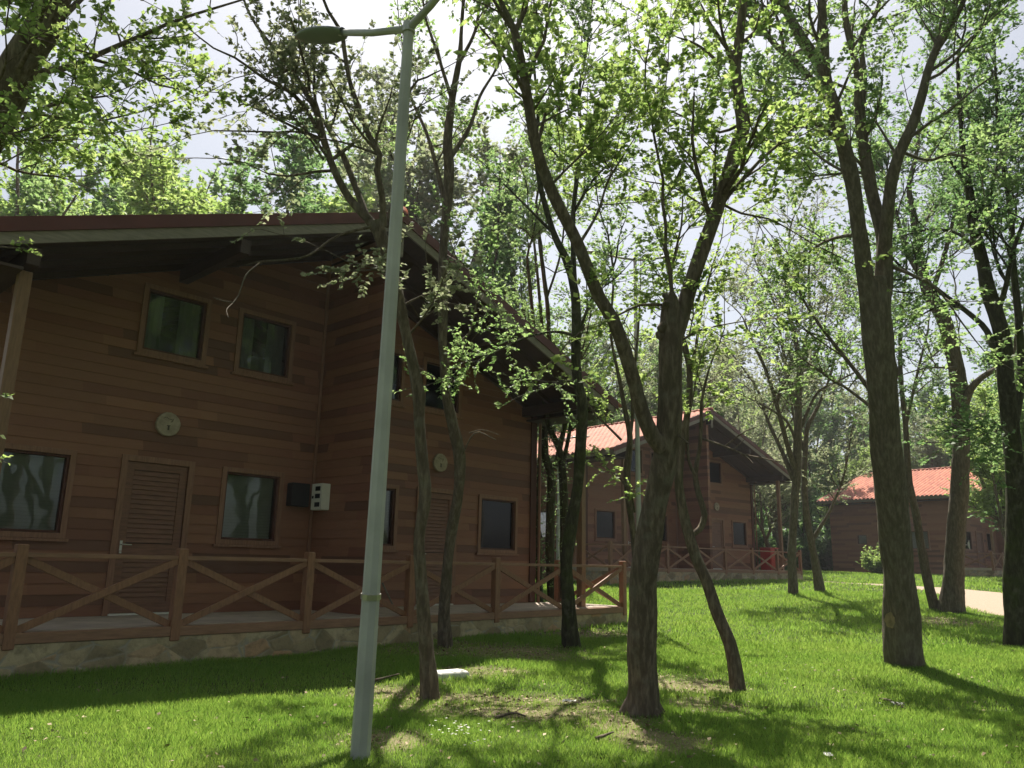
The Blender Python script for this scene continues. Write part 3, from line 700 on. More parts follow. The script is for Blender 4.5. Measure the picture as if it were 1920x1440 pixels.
def traced(name, seed, base_d, trunk, limbs, label, bark, leaf, size, dens, lev=1, L0=1.6, tl=0.5, droop=0.0, flare=False, extend=2.5):
    """trunk: px list; limbs: list of (pts, depth_start, depth_end, branch_factor)"""
    t = Tree(seed); P, r = trace(trunk, base_d[0], base_d[1], step=0.05 if trunk[0][2]*base_d[0] > 250 else 0.12); g = t.g
    p0 = P[0].copy(); dn = P[0]-(P[1]-P[0])/np.linalg.norm(P[1]-P[0])*0.35; dn[2] = P[0][2]-0.35
    P = np.vstack([dn, P]); r = np.concatenate([[r[0]*1.15], r]); t.limb(P, r, 40 if len(P) > 60 else 18, 0.02)
    P_, r_ = P, r
    if r_[-1] > 0.005:
        T_ = np.gradient(P_, axis=0); T_ /= np.linalg.norm(T_, axis=1)[:, None]
        if trunk[-1][2] < 14: t.grow(P_[-1], T_[-1], 2.6, r_[-1], 2, size, dens, 0.15, droop, tl)
    for i in range(6 if flare else 0):                   # root flare
        a = i*1.05+g.uniform(0, 0.5); u = np.array([math.cos(a), math.sin(a), 0]); w = r[1]
        q = np.array([p0+[0, 0, w*1.5], p0+u*w*0.8+[0, 0, w*0.55], p0+u*w*1.1+[0, 0, w*0.05], p0+u*w*1.4-[0, 0, w*0.5]]); C = catmull(q, 0.04)
        t.limb(C, np.linspace(w*0.42, w*0.16, len(C)), 6)
    out = [(P, r, 0.0)]
    for li in limbs:
        pts, a, b, bf = li[:4]; Q, q = trace(pts, a, b); t.limb(Q, q, 20 if q[0] > 0.08 else 10 if q[0] > 0.05 else 6, 0.02)
        if bf > 0:
            T = np.gradient(Q, axis=0); T /= np.linalg.norm(T, axis=1)[:, None]; n = len(Q)
            Ln = np.linalg.norm(np.diff(Q, axis=0), axis=1).sum(); nb = max(2, int(Ln*2.1*bf+g.random()))
            for k in range(nb):
                u = g.uniform(0.3, 1.0); i = min(int(u*(n-1)), n-1)
                lv = lev if q[i] > 0.018 else 0
                t.grow(Q[i], side_dir(g, T[i], 0.6, 1.25, 0.15), L0*g.uniform(0.6, 1.2)*(1.2-0.5*u)*min(1, 0.45+q[i]*12), min(q[i]*0.55, 0.03), lv, size, dens, 0.12, droop, tl)
            if pts[-1][1] < 30 and extend > 0:
                t.grow(Q[-1], T[-1], extend*g.uniform(0.8, 1.2), q[-1], 2, size, dens*0.8, 0.15, droop, tl)
            else:
                t.grow(Q[-1], T[-1], L0*0.8, max(0.006, q[-1]*0.8), lev if q[-1] > 0.012 else 0, size, dens, 0.1, droop, tl)
    return t, p0

DG = lambda x, y: depth_of(gpt(x, y))
# --- tree with the burl in front of the big cabin, beside the lamp post
d = DG(806, 1312)
t, p = traced('tree', 1, (d, d+0.5), [(806, 1315, 46), (800, 1240, 36), (797, 1187, 34), (791, 1110, 33), (788, 1060, 28), (786, 1007, 27), (797, 930, 28), (793, 870, 27), (787, 800, 25), (784, 740, 26), (772, 670, 25), (757, 600, 25), (745, 545, 24), (728, 490, 27), (712, 440, 30), (704, 415, 26)], [
    ([(712, 440, 26), (690, 410, 22), (655, 372, 18), (627, 320, 17), (607, 262, 16), (592, 205, 15), (558, 150, 13), (535, 110, 11), (505, 80, 8), (470, 30, 6), (450, -20, 5)], d+.5, d+1.2, 1.0),
    ([(607, 265, 12), (580, 215, 10), (548, 175, 9), (500, 150, 7), (440, 108, 5), (400, 90, 4), (350, 50, 3)], d+.9, d+.2, 1.6),
    ([(690, 412, 16), (672, 365, 14), (655, 320, 14), (640, 285, 12), (612, 235, 9), (580, 185, 7), (570, 120, 5), (560, 60, 4), (565, -20, 3)], d+.5, d+2.0, 1.0),
    ([(718, 425, 18), (717, 370, 14), (707, 320, 14), (712, 290, 13), (690, 250, 12), (672, 200, 11), (655, 150, 10), (645, 90, 10), (640, 60, 9), (615, 20, 7), (600, -20, 6)], d+.5, d+.3, 1.0),
    ([(725, 425, 12), (745, 350, 9), (752, 300, 8), (768, 170, 6), (800, 145, 5), (830, 130, 3)], d+.6, d+1.4, 1.2),
    ([(627, 320, 8), (590, 322, 6), (540, 330, 5), (500, 325, 4)], d+.8, d+.3, 1.2),
    ([(607, 300, 6), (570, 250, 5), (520, 248, 4), (460, 246, 4), (400, 245, 3)], d+.8, d+.5, 1.2),
    ([(740, 520, 8), (690, 500, 5), (650, 490, 3)], d+.45, d-.1, 1.0),
    ([(765, 630, 6), (790, 600, 5), (810, 570, 4)], d+.45, d+.1, 0.8),
    ([(752, 575, 6), (790, 555, 4), (830, 545, 3)], d+.45, d+.0, 0.8)], 'tree with a swollen fork just right of the near lamp post, in front of the big cabin', M_BARK, M_LEAFB, 0.072, 1.0, L0=1.3, tl=0.36, extend=4.6)  # limb ends grown longer above the frame to shade the left lawn
def deadbranch(t, pts, d0, d1):
    Q, q = trace(pts, d0, d1, step=0.08); t.limb(Q, q, 5)
for b in ([(695, 425, 8), (633, 442, 6), (580, 478, 5), (533, 487, 4), (490, 490, 3), (457, 497, 2)], [(490, 491, 4), (462, 515, 4), (452, 540, 4), (438, 567, 3), (400, 558, 2)], [(438, 567, 2), (425, 580, 2), (428, 595, 1)]): deadbranch(t, b, d+.4, d-.2)
t.build('tree', p, M_BARK, M_LEAFB, 'burled tree with a swollen fork, just right of the nearest lamp post')
# --- thin tree behind it against the fence
d = 13.4
t, p = traced('tree', 2, (d, d), [(835, 1225, 36), (833, 1150, 26), (836, 1090, 26), (846, 1000, 22), (858, 930, 23), (862, 860, 24), (848, 790, 22), (838, 740, 20), (833, 690, 20), (830, 620, 20), (830, 540, 20), (832, 470, 20), (838, 400, 20), (842, 330, 20), (840, 260, 20), (848, 190, 16), (860, 120, 12), (865, 60, 9), (870, -20, 7)], [
    ([(838, 690, 8), (860, 643, 7), (880, 625, 6), (893, 570, 4), (900, 540, 3)], d, d-.4, 0.4),
    ([(838, 400, 14), (820, 320, 10), (800, 250, 8), (770, 180, 6), (760, 120, 5)], d, d+1, 0.7),
    ([(842, 300, 12), (880, 240, 9), (900, 180, 7), (935, 120, 5), (950, 60, 4)], d, d+.5, 1.1),
    ([(848, 190, 10), (820, 100, 8), (800, 40, 6), (790, -20, 5)], d, d-.5, 1.0),
    ([(860, 120, 9), (890, 60, 7), (900, 0, 6), (905, -30, 5)], d, d+.7, 1.0),
    ([(838, 480, 8), (870, 500, 5), (900, 530, 3)], d, d-.8, 0.4),
    ([(848, 760, 5), (838, 720, 4), (850, 690, 3)], d, d-.4, 1.2)], '', M_BARK, M_LEAF, 0.075, 1.0, L0=1.8, tl=0.5, extend=4.5)  # unseen top growth lengthened here too, for shade on the lawn
for b in ([(860, 870, 4), (890, 812, 3), (930, 825, 2)], [(880, 812, 3), (905, 806, 2), (935, 815, 1)]): deadbranch(t, b, d, d-.3)
t.build('tree', p, M_BARK, M_LEAF, 'slender dark trunk rising close to the stone base in front of the round sign')
# --- straight tree before the right end of the big cabin
d = DG(1072, 1213)
t, p = traced('tree', 3, (d, d+.3), [(1072, 1217, 44), (1066, 1150, 32), (1062, 1060, 27), (1072, 980, 25), (1085, 900, 25), (1090, 830, 25), (1092, 760, 24), (1082, 710, 21), (1080, 640, 20), (1080, 590, 20), (1076, 540, 18), (1062, 490, 16), (1040, 440, 14), (1017, 360, 12), (1005, 280, 10), (1008, 200, 8), (1000, 120, 6)], [
    ([(1078, 560, 14), (1075, 480, 12), (1075, 400, 11), (1082, 330, 10), (1090, 250, 9), (1085, 180, 7), (1100, 90, 6), (1110, 0, 5), (1112, -30, 4)], d+.2, d+1.2, 1.0),
    ([(1085, 630, 8), (1040, 622, 6), (990, 632, 4), (940, 655, 3), (905, 672, 2)], d, d-1.2, 0.5),
    ([(1080, 640, 8), (1110, 560, 7), (1150, 500, 5), (1160, 450, 4)], d, d+1, 1.3),
    ([(1085, 715, 6), (1050, 715, 3), (1025, 728, 2)], d, d-.6, 0.5),
    ([(1040, 440, 8), (1000, 400, 6), (960, 360, 4), (930, 330, 3)], d, d+.4, 0.8),
    ([(1075, 400, 8), (1110, 340, 6), (1150, 300, 4)], d+.5, d, 1.3)], '', M_BARK, M_LEAF, 0.075, 1.0, L0=1.7, tl=0.45)
t.build('tree', p, M_BARKM, M_LEAF, 'dark trunk standing right before the right end of the big cabin porch')
# --- the pollarded forked tree in the middle
d = DG(1205, 1340)
t, p = traced('tree', 4, (d, d+.25), [(1204, 1348, 88), (1206, 1290, 68), (1203, 1230, 63), (1205, 1150, 58), (1204, 1090, 57), (1213, 1030, 56), (1228, 960, 55), (1240, 900, 53), (1250, 840, 53), (1256, 780, 54), (1257, 700, 50), (1257, 640, 48), (1257, 600, 46), (1257, 572, 40), (1258, 556, 28), (1259, 547, 10)], [
    ([(1262, 640, 40), (1276, 600, 38), (1290, 550, 35), (1313, 480, 34), (1335, 420, 32), (1358, 350, 30), (1380, 280, 32), (1394, 235, 32), (1386, 190, 28), (1378, 130, 26), (1384, 90, 22), (1392, 20, 18), (1398, -40, 15)], d+.25, d+.9, 0.9),
    ([(1380, 140, 12), (1362, 90, 8), (1350, 40, 6), (1345, -20, 5)], d+.7, d+.3, 1.6),
    ([(1352, 122, 8), (1325, 97, 7), (1300, 80, 5), (1270, 70, 3)], d+.6, d+.9, 2.0),
    ([(1385, 235, 8), (1350, 248, 6), (1310, 232, 5), (1250, 205, 4), (1200, 190, 3)], d+.7, d+1.6, 2.2),
    ([(1345, 400, 7), (1310, 380, 5), (1260, 350, 4), (1210, 340, 3)], d+.6, d+1.4, 2.0),
    ([(1350, 380, 7), (1390, 400, 5), (1440, 410, 4), (1480, 430, 3)], d+.6, d+.2, 2.0),
    ([(1390, 250, 9), (1430, 260, 6), (1480, 280, 4)], d+.6, d+1.4, 2.0),
    ([(1243, 840, 42), (1222, 815, 37), (1203, 770, 33), (1190, 720, 32), (1172, 660, 32), (1150, 600, 30), (1125, 560, 29), (1108, 520, 28), (1085, 460, 27), (1060, 410, 26), (1035, 360, 26), (1012, 300, 25), (1000, 250, 24), (990, 190, 22), (982, 140, 20), (970, 80, 18), (962, 50, 17)], d+.1, d-.5, 0.5),
    ([(962, 55, 13), (940, 25, 9), (915, -20, 7)], d-.5, d-.7, 1.0),
    ([(964, 60, 13), (985, 20, 9), (992, -25, 8)], d-.5, d-.3, 1.0),
    ([(1000, 240, 8), (1040, 217, 5), (1065, 205, 4), (1120, 180, 3)], d-.4, d+.4, 2.2),
    ([(1085, 460, 8), (1120, 400, 6), (1140, 340, 5), (1170, 290, 4)], d-.2, d+.6, 2.2),
    ([(1242, 572, 8), (1200, 572, 6), (1165, 588, 5), (1140, 600, 3)], d+.2, d, 1.8),
    ([(1275, 640, 7), (1310, 620, 5), (1350, 610, 4)], d+.3, d+.6, 2.2),
    ([(1030, 350, 7), (1080, 300, 5), (1130, 260, 4)], d-.3, d+.3, 2.2),
    ([(1270, 815, 5), (1280, 822, 4), (1292, 832, 3)], d+.1, d-.1, 0)], '', M_BARK, M_LEAFY, 0.078, 1.1, L0=1.35, tl=0.42, flare=True)
# broken snag at the top of the bole
gk = np.random.default_rng(4)
for k in range(9):
    c = at(1250+gk.uniform(-12, 14), 560+gk.uniform(0, 90), d+.2); u = gk.normal(0, 1, 3); u[2] = abs(u[2])*.6; u /= np.linalg.norm(u); w = gk.uniform(.03, .055)
    Q = np.array([c-u*.02, c+u*.05, c+u*.09, c+u*.115]); t.limb(Q, [w*1.2, w, w*.7, w*.15], 8, .15)
t.build('tree', p, M_BARK, M_LEAFY, 'forked tree in the middle with a knobbly broken stump where its trunk splits')
# --- leaning tree
d = DG(1382, 1293)
t, p = traced('tree', 57, (d, d+1.2), [(1384, 1297, 36), (1376, 1240, 31), (1366, 1200, 29), (1345, 1150, 28), (1325, 1090, 26), (1303, 1040, 25), (1288, 990, 23), (1279, 950, 21), (1273, 905, 19), (1276, 860, 17), (1285, 800, 15), (1292, 750, 14), (1293, 700, 14), (1290, 670, 12)], [
    ([(1292, 690, 10), (1278, 640, 8), (1268, 600, 6), (1250, 500, 4)], d+1.2, d+1.6, 1.4),
    ([(1293, 700, 10), (1305, 650, 8), (1312, 600, 6), (1330, 520, 5), (1345, 470, 4)], d+1.2, d+1.9, 1.6),
    ([(1292, 1005, 14), (1312, 992, 14), (1321, 965, 14), (1311, 930, 13), (1303, 890, 12), (1311, 845, 9), (1315, 790, 8), (1316, 750, 7), (1330, 690, 5), (1350, 640, 4)], d+.6, d+1.6, 0.45),
    ([(1303, 890, 8), (1291, 862, 7), (1290, 800, 5), (1300, 740, 4)], d+.8, d+1.0, 0.3)], '', M_BARK, M_LEAFY, 0.078, 0.9, L0=1.2, tl=0.42)
for b in ([(1316, 822, 6), (1359, 837, 5), (1394, 852, 4), (1412, 869, 3)], [(1394, 852, 4), (1430, 859, 3), (1462, 866, 3)], [(1359, 837, 4), (1392, 812, 3), (1420, 800, 2)], [(1375, 843, 3), (1395, 825, 2)]): deadbranch(t, b, d+1.2, d+.4)
t.build('tree', p, M_BARK, M_LEAFY, 'trunk leaning to the left across the lawn just right of the forked tree')
# --- big twin-stemmed tree on the right
d = DG(1695, 1247)
t, p = traced('tree', 6, (d, d+.2), [(1697, 1255, 88), (1691, 1205, 84), (1690, 1150, 76), (1688, 1110, 70), (1684, 1060, 67), (1676, 980, 66), (1668, 900, 65), (1660, 820, 63), (1654, 740, 62), (1648, 660, 62), (1643, 600, 62), (1640, 560, 60), (1637, 520, 50)], [
    ([(1632, 600, 42), (1622, 520, 38), (1612, 440, 35), (1603, 370, 34), (1592, 310, 32), (1575, 250, 30), (1560, 190, 28), (1548, 130, 20), (1544, 60, 18), (1538, -20, 16)], d+.2, d-.3, 0.6),
    ([(1560, 190, 24), (1540, 125, 21), (1515, 90, 22), (1490, 50, 20), (1470, 10, 17), (1455, -30, 15)], d, d+.5, 0.8),
    ([(1567, 210, 20), (1530, 160, 16), (1490, 115, 14), (1450, 80, 12), (1420, 30, 10), (1405, -30, 8)], d, d+1.3, 0.9),
    ([(1470, 95, 8), (1462, 50, 7), (1445, 0, 5), (1440, -30, 4)], d+.6, d+.3, 0.9),
    ([(1565, 257, 12), (1530, 232, 10), (1495, 210, 8), (1453, 180, 7), (1420, 170, 5)], d+.1, d-1.2, 1.3),
    ([(1597, 330, 8), (1545, 300, 6), (1500, 262, 5), (1460, 235, 4)], d+.1, d+1.6, 1.5),
    ([(1652, 600, 40), (1657, 510, 37), (1655, 440, 32), (1640, 380, 28), (1622, 300, 26), (1614, 230, 24), (1610, 160, 18), (1598, 90, 15), (1585, 30, 13), (1582, -30, 12)], d+.2, d+.8, 0.6),
    ([(1613, 230, 17), (1620, 150, 14), (1615, 70, 12), (1640, 30, 10), (1655, -20, 8)], d+.6, d+1.2, 0.8),
    ([(1658, 480, 30), (1664, 410, 27), (1672, 340, 25), (1690, 280, 24), (1712, 230, 22), (1730, 170, 20), (1745, 120, 18), (1768, 70, 16), (1790, 35, 13), (1815, -20, 11)], d+.2, d-.5, 0.7),
    ([(1745, 120, 10), (1760, 60, 8), (1775, 0, 6), (1780, -30, 5)], d-.3, d+.3, 0.9),
    ([(1683, 295, 9), (1668, 270, 7), (1650, 240, 5), (1635, 220, 4)], d, d+.9, 1.4),
    ([(1605, 440, 9), (1560, 448, 7), (1520, 470, 5), (1500, 500, 4)], d+.2, d+1.5, 1.5),
    ([(1634, 735, 11), (1600, 690, 9), (1560, 640, 8), (1530, 600, 6), (1505, 560, 5), (1490, 520, 4)], d+.2, d+1.6, 1.2),
    ([(1636, 765, 8), (1590, 730, 6), (1530, 690, 5), (1500, 670, 4)], d+.2, d+1.9, 1.2),
    ([(1672, 500, 9), (1720, 520, 7), (1760, 545, 6), (1800, 600, 4), (1830, 640, 3)], d+.2, d-.6, 1.3),
    ([(1690, 285, 8), (1740, 300, 6), (1790, 290, 5), (1840, 310, 4)], d, d+1.5, 1.5)], '', M_BARK, M_LEAFB, 0.082, 0.85, L0=1.7, tl=0.48)
o = t.build('tree', p, M_BARK2, M_LEAF, 'thickest trunk on the right, dividing into two tall stems, with a scar near its foot')
sc = MB(); cc = at(1669, 1163, d-0.36)-p; v = -(FW-np.array([0, 0, FW[2]])); v /= np.linalg.norm(v); e1 = np.cross([0, 0, 1], v)
ring = [(0.08*(1+.12*math.sin(2.3*k))*math.cos(k*.35), 0.12*(1+.1*math.cos(1.7*k))*math.sin(k*.35)) for k in range(18)]
sc.add([tuple(cc+e1*a+np.array([0, 0, b])+v*(0.012-0.35*abs(a))) for a, b in ring]+[tuple(cc+v*0.02)], [(i, (i+1) % 18, 18) for i in range(18)])
sc.build('bark_scar', simple('exposed_wood', (0.27, 0.20, 0.10), 0.8, 0, 0.3, 12, 0.3), o)
# --- right hand pair
d = DG(1785, 1147)
t, p = traced('tree', 7, (d, d+.4), [(1783, 1150, 60), (1787, 1090, 43), (1793, 1000, 39), (1800, 900, 37), (1802, 820, 35), (1800, 750, 34), (1795, 700, 33), (1782, 640, 31), (1768, 595, 30), (1748, 560, 28), (1735, 530, 24), (1725, 480, 20), (1715, 420, 16), (1705, 350, 12), (1720, 280, 9), (1725, 200, 6)], [
    ([(1806, 770, 16), (1822, 728, 15), (1845, 705, 13), (1870, 690, 11), (1900, 660, 8), (1915, 600, 6)], d, d-1, 1.0),
    ([(1735, 530, 14), (1700, 470, 11), (1680, 400, 9), (1660, 330, 7)], d+.3, d+1.5, 1.1),
    ([(1745, 555, 12), (1770, 480, 10), (1790, 400, 8), (1800, 320, 6)], d+.3, d-.5, 1.1),
    ([(1720, 440, 9), (1760, 380, 7), (1790, 350, 5)], d+.3, d+1, 1.1),
    ([(1795, 690, 6), (1740, 690, 4), (1700, 700, 3)], d, d-1.5, 1.1)], '', M_BARK2, M_LEAFD, 0.085, 1.0, L0=2.6, tl=0.6)
t.build('tree', p, M_BARK2, M_LEAFD, 'grey curved trunk beside the sandy path, in front of the farthest cabin')
t, p = traced('tree', 8, (d+.3, d+.8), [(1752, 1138, 24), (1740, 1090, 20), (1728, 1030, 18), (1720, 980, 17), (1710, 930, 16), (1702, 880, 14), (1698, 800, 12), (1690, 720, 10), (1688, 640, 8), (1695, 540, 6)], [
    ([(1698, 800, 8), (1720, 700, 6), (1740, 620, 5)], d+.6, d+1.4, 1.0), ([(1690, 720, 8), (1665, 640, 6), (1640, 560, 5)], d+.7, d+1.4, 1.0)], '', M_BARK2, M_LEAF, 0.085, 0.9, L0=2.0, tl=0.55)
t.build('tree', p, M_BARK2, M_LEAF, 'thin pale trunk leaning left out of the foot of the curved grey tree')
d = DG(1908, 1212)
t, p = traced('tree', 9, (d, d+.3), [(1908, 1217, 60), (1903, 1150, 45), (1900, 1080, 42), (1905, 1000, 40), (1903, 920, 38), (1900, 850, 36), (1893, 780, 36), (1885, 700, 36), (1880, 640, 34), (1868, 590, 32), (1850, 530, 28), (1840, 480, 24), (1825, 420, 20), (1815, 350, 16), (1805, 280, 12), (1800, 200, 9), (1795, 120, 6)], [
    ([(1870, 670, 16), (1850, 620, 13), (1820, 590, 11), (1780, 560, 10), (1740, 530, 8), (1700, 510, 7), (1670, 480, 4)], d, d+1.8, 1.3),
    ([(1903, 790, 20), (1915, 700, 18), (1910, 600, 16), (1900, 500, 14), (1895, 400, 12), (1880, 300, 9), (1870, 200, 7), (1865, 100, 5), (1860, -20, 4)], d+.2, d+1.2, 1.0),
    ([(1868, 590, 14), (1885, 540, 11), (1900, 470, 9), (1925, 400, 7)], d+.2, d-.6, 1.2),
    ([(1840, 480, 10), (1800, 440, 8), (1750, 430, 6), (1700, 440, 4)], d+.2, d+1.4, 1.4),
    ([(1825, 420, 10), (1860, 350, 8), (1880, 270, 6), (1920, 200, 5)], d+.3, d+.8, 1.3),
    ([(1815, 350, 8), (1780, 300, 6), (1740, 250, 4), (1720, 220, 3)], d+.3, d+.6, 1.4),
    ([(1895, 820, 8), (1860, 790, 6), (1840, 800, 4)], d, d-1, 1.2)], '', M_BARK, M_LEAFD, 0.085, 1.0, L0=2.0, tl=0.5)
t.build('tree', p, M_BARKM, M_LEAFD, 'trunk cut by the right edge of the picture with a wide leafy crown')
# --- two thin pale trees on the rise
d = 27.0
def onground(x, y, dd):
    q = at(x, y, dd); return q
t, p = traced('tree', 10, (d, d), [(1487, 1112, 24), (1485, 1040, 18), (1489, 960, 18), (1494, 880, 18), (1496, 800, 17), (1497, 740, 16), (1500, 690, 12), (1492, 640, 10), (1480, 590, 9), (1475, 540, 7), (1478, 480, 5)], [
    ([(1490, 880, 13), (1475, 830, 11), (1462, 780, 10), (1445, 720, 8), (1430, 680, 7), (1410, 640, 6), (1395, 600, 4)], d, d-1.5, .8),
    ([(1488, 900, 11), (1468, 850, 9), (1440, 790, 7), (1420, 730, 6), (1400, 700, 4), (1370, 660, 3)], d, d+1.5, .8),
    ([(1494, 770, 9), (1478, 700, 8), (1465, 640, 7), (1458, 590, 6), (1440, 540, 5), (1420, 500, 4)], d, d+1, .8),
    ([(1500, 710, 10), (1508, 650, 8), (1520, 600, 6), (1515, 540, 5), (1520, 470, 4)], d, d-1, .8),
    ([(1498, 810, 9), (1530, 740, 6), (1560, 720, 5), (1600, 700, 4)], d, d+.5, .7),
    ([(1496, 840, 7), (1475, 790, 6), (1430, 760, 4), (1390, 740, 3)], d, d-1, .7),
    ([(1498, 740, 8), (1512, 690, 6), (1540, 640, 5), (1550, 580, 4)], d, d+1.2, .8)], '', M_BARK2, M_LEAFB, 0.09, 0.42, lev=2, L0=2.4, tl=0.5)
t.build('tree', p, M_BARK2, M_LEAFB, 'slim grey tree with sparse fan of bare branches right of the middle cabin roof')
t, p = traced('tree', 12, (d+2, d+2), [(1537, 1108, 24), (1530, 1060, 18), (1520, 1010, 16), (1512, 960, 14), (1508, 900, 13), (1510, 850, 11), (1515, 800, 9), (1535, 760, 7), (1558, 700, 5), (1570, 640, 4)], [
    ([(1522, 1015, 10), (1540, 985, 8), (1555, 960, 6), (1580, 900, 5), (1590, 850, 4), (1600, 790, 3)], d+2, d+1, .8),
    ([(1510, 850, 8), (1490, 790, 6), (1480, 730, 5), (1470, 680, 4)], d+2, d+3, .8)], '', M_BARK2, M_LEAFB, 0.09, 0.6, lev=1, L0=2.4, tl=0.5)
t.build('tree', p, M_BARK2, M_LEAFB, 'thin trunk leaning left just right of the slim sparse tree on the rise')
d = 15.5
t, p = traced('tree', 13, (d, d+.3), [(1195, 1150, 16), (1192, 1060, 14), (1186, 990, 14), (1178, 930, 15), (1176, 880, 16), (1181, 820, 13), (1172, 770, 11), (1163, 720, 9), (1155, 680, 7), (1145, 620, 6), (1150, 520, 5), (1140, 440, 4)], [
    ([(1180, 835, 9), (1186, 780, 8), (1185, 740, 7), (1195, 640, 6), (1200, 560, 4)], d, d+.5, 1.2), ([(1165, 825, 7), (1145, 805, 6), (1115, 775, 5), (1100, 750, 4)], d, d+.4, .5), ([(1190, 960, 5), (1184, 930, 4), (1170, 905, 3)], d, d-.3, .7)], '', M_BARK, M_LEAFY, 0.08, 1.0, L0=1.3, tl=0.45)
t.build('tree', p, M_BARK, M_LEAFY, 'slender trunk half hidden behind the left side of the forked tree')
for k, (dd, tr, lb, lab) in enumerate([
    (22.5, [(1012, 1120, 16), (1010, 1030, 13), (1008, 950, 11), (1012, 880, 11), (1015, 800, 10), (1020, 740, 9), (1018, 640, 8), (1010, 540, 7), (1000, 440, 5)], [([(1015, 800, 6), (1000, 700, 5), (985, 600, 4)], 22.5, 23, 1.2)], 'ivy covered thin trunk nearest the right corner of the big cabin'),
    (21.5, [(1036, 1120, 22), (1031, 1050, 19), (1032, 980, 20), (1033, 900, 19), (1022, 850, 16), (1022, 790, 14), (1025, 740, 13), (1030, 650, 11), (1025, 560, 9), (1015, 480, 8), (1005, 380, 6)], [([(1040, 880, 13), (1052, 830, 12), (1060, 790, 11), (1070, 740, 9), (1085, 640, 7), (1120, 540, 5)], 21.5, 22, 1.2), ([(1025, 560, 6), (1050, 480, 5), (1060, 400, 4)], 21.5, 22, 1.2)], 'mossy forked trunk between the big cabin and its right porch post'),
    (20.0, [(1060, 1110, 22), (1058, 1000, 20), (1055, 900, 18), (1050, 850, 16), (1030, 800, 13), (1022, 760, 11), (1010, 690, 9), (1000, 600, 7), (990, 500, 6)], [([(1053, 880, 10), (1066, 820, 9), (1075, 760, 8), (1090, 660, 6)], 20, 20.5, 1.2)], 'mossy trunk just left of the straight tree at the porch end')]):
    t, p = traced('tree', 20+k, (dd, dd), tr, lb, '', M_BARKM, M_LEAF, 0.085, 1.1, L0=1.8, tl=0.5)
    g = t.g                                                           # ivy on the stems
    for q in range(150):
        i = g.integers(0, len(tr)-5); x, y, w = tr[i]; x2, y2, _ = tr[i+1]; f = g.random(); t.twig(at(x+(x2-x)*f, y+(y2-y)*f, dd)+g.normal(0, .08, 3), g.normal(0, 1, 3), 0.3, 0.07, 6)
    t.build('tree', p, M_BARKM, M_LEAF, lab)
# --- big leaning trunk at the left edge, branches over the top left
t, p = traced('tree', 30, (8.2, 7.4), [(-420, 1420, 120), (-330, 1100, 105), (-230, 800, 98), (-150, 520, 92), (-70, 330, 88), (0, 200, 84), (45, 110, 76), (85, 40, 66), (120, -40, 55)], [
    ([(55, 135, 16), (120, 128, 13), (200, 95, 11), (280, 60, 9), (340, 35, 7), (420, 10, 5)], 7.5, 8.2, 1.6),
    ([(0, 230, 14), (40, 225, 10), (75, 205, 8), (130, 190, 6), (200, 180, 4)], 7.6, 6.9, 2.0),
    ([(60, 90, 18), (110, 40, 14), (170, -20, 11)], 7.5, 8.5, 1.2),
    ([(20, 170, 14), (-20, 100, 12), (-60, 20, 9), (-80, -40, 7)], 7.5, 7.0, 1.2),
    ([(30, 140, 12), (70, 60, 10), (90, -20, 8)], 7.5, 6.2, 1.6),
    ([(-60, 330, 12), (-20, 300, 9), (30, 320, 6), (90, 330, 5), (160, 330, 3)], 7.7, 8.8, 2.2),
    ([(-60, 300, 10), (0, 260, 8), (60, 270, 6), (120, 240, 4), (210, 250, 3)], 7.6, 8.0, 2.2),
    ([(0, 210, 9), (80, 215, 7), (160, 230, 5), (240, 215, 4), (300, 200, 3)], 7.6, 9.0, 2.2),
    ([(-60, 300, 10), (-30, 240, 7), (20, 250, 5), (70, 235, 3)], 7.3, 6.4, 1.3),
    ([(60, 90, 9), (30, 50, 7), (50, 10, 5), (90, -10, 3)], 7.1, 6.3, 1.5),
    ([(-40, 270, 10), (-20, 200, 7), (10, 120, 5), (10, 60, 3)], 7.3, 6.4, 1.2),
    ([(170, 110, 8), (240, 130, 6), (300, 160, 4), (360, 170, 3)], 7.8, 8.6, 2.2)], '', M_BARK, M_LEAFY, 0.07, 1.15, L0=1.05, tl=0.34)
for b, ns in (([(-120, 440, 9), (-60, 445, 6), (0, 462, 4), (50, 466, 2)], 5), ([(-170, 720, 9), (-80, 735, 6), (-5, 746, 2)], 2), ([(-180, 750, 9), (-90, 840, 6), (5, 864, 2)], 3), ([(-180, 740, 9), (-90, 800, 6), (0, 826, 2)], 2)):
    deadbranch(t, b, 7.6, 7.0); x, y, _ = b[-1]
    for q in range(ns): t.twig(at(x-60*t.g.random(), y-4, 7.0), RT*1.0+t.g.normal(0, .25, 3), .2, .06, 9)
t.build('tree', p, M_BARK, M_LEAFY, 'big leaning trunk at the top left edge with bright yellow green leaves')

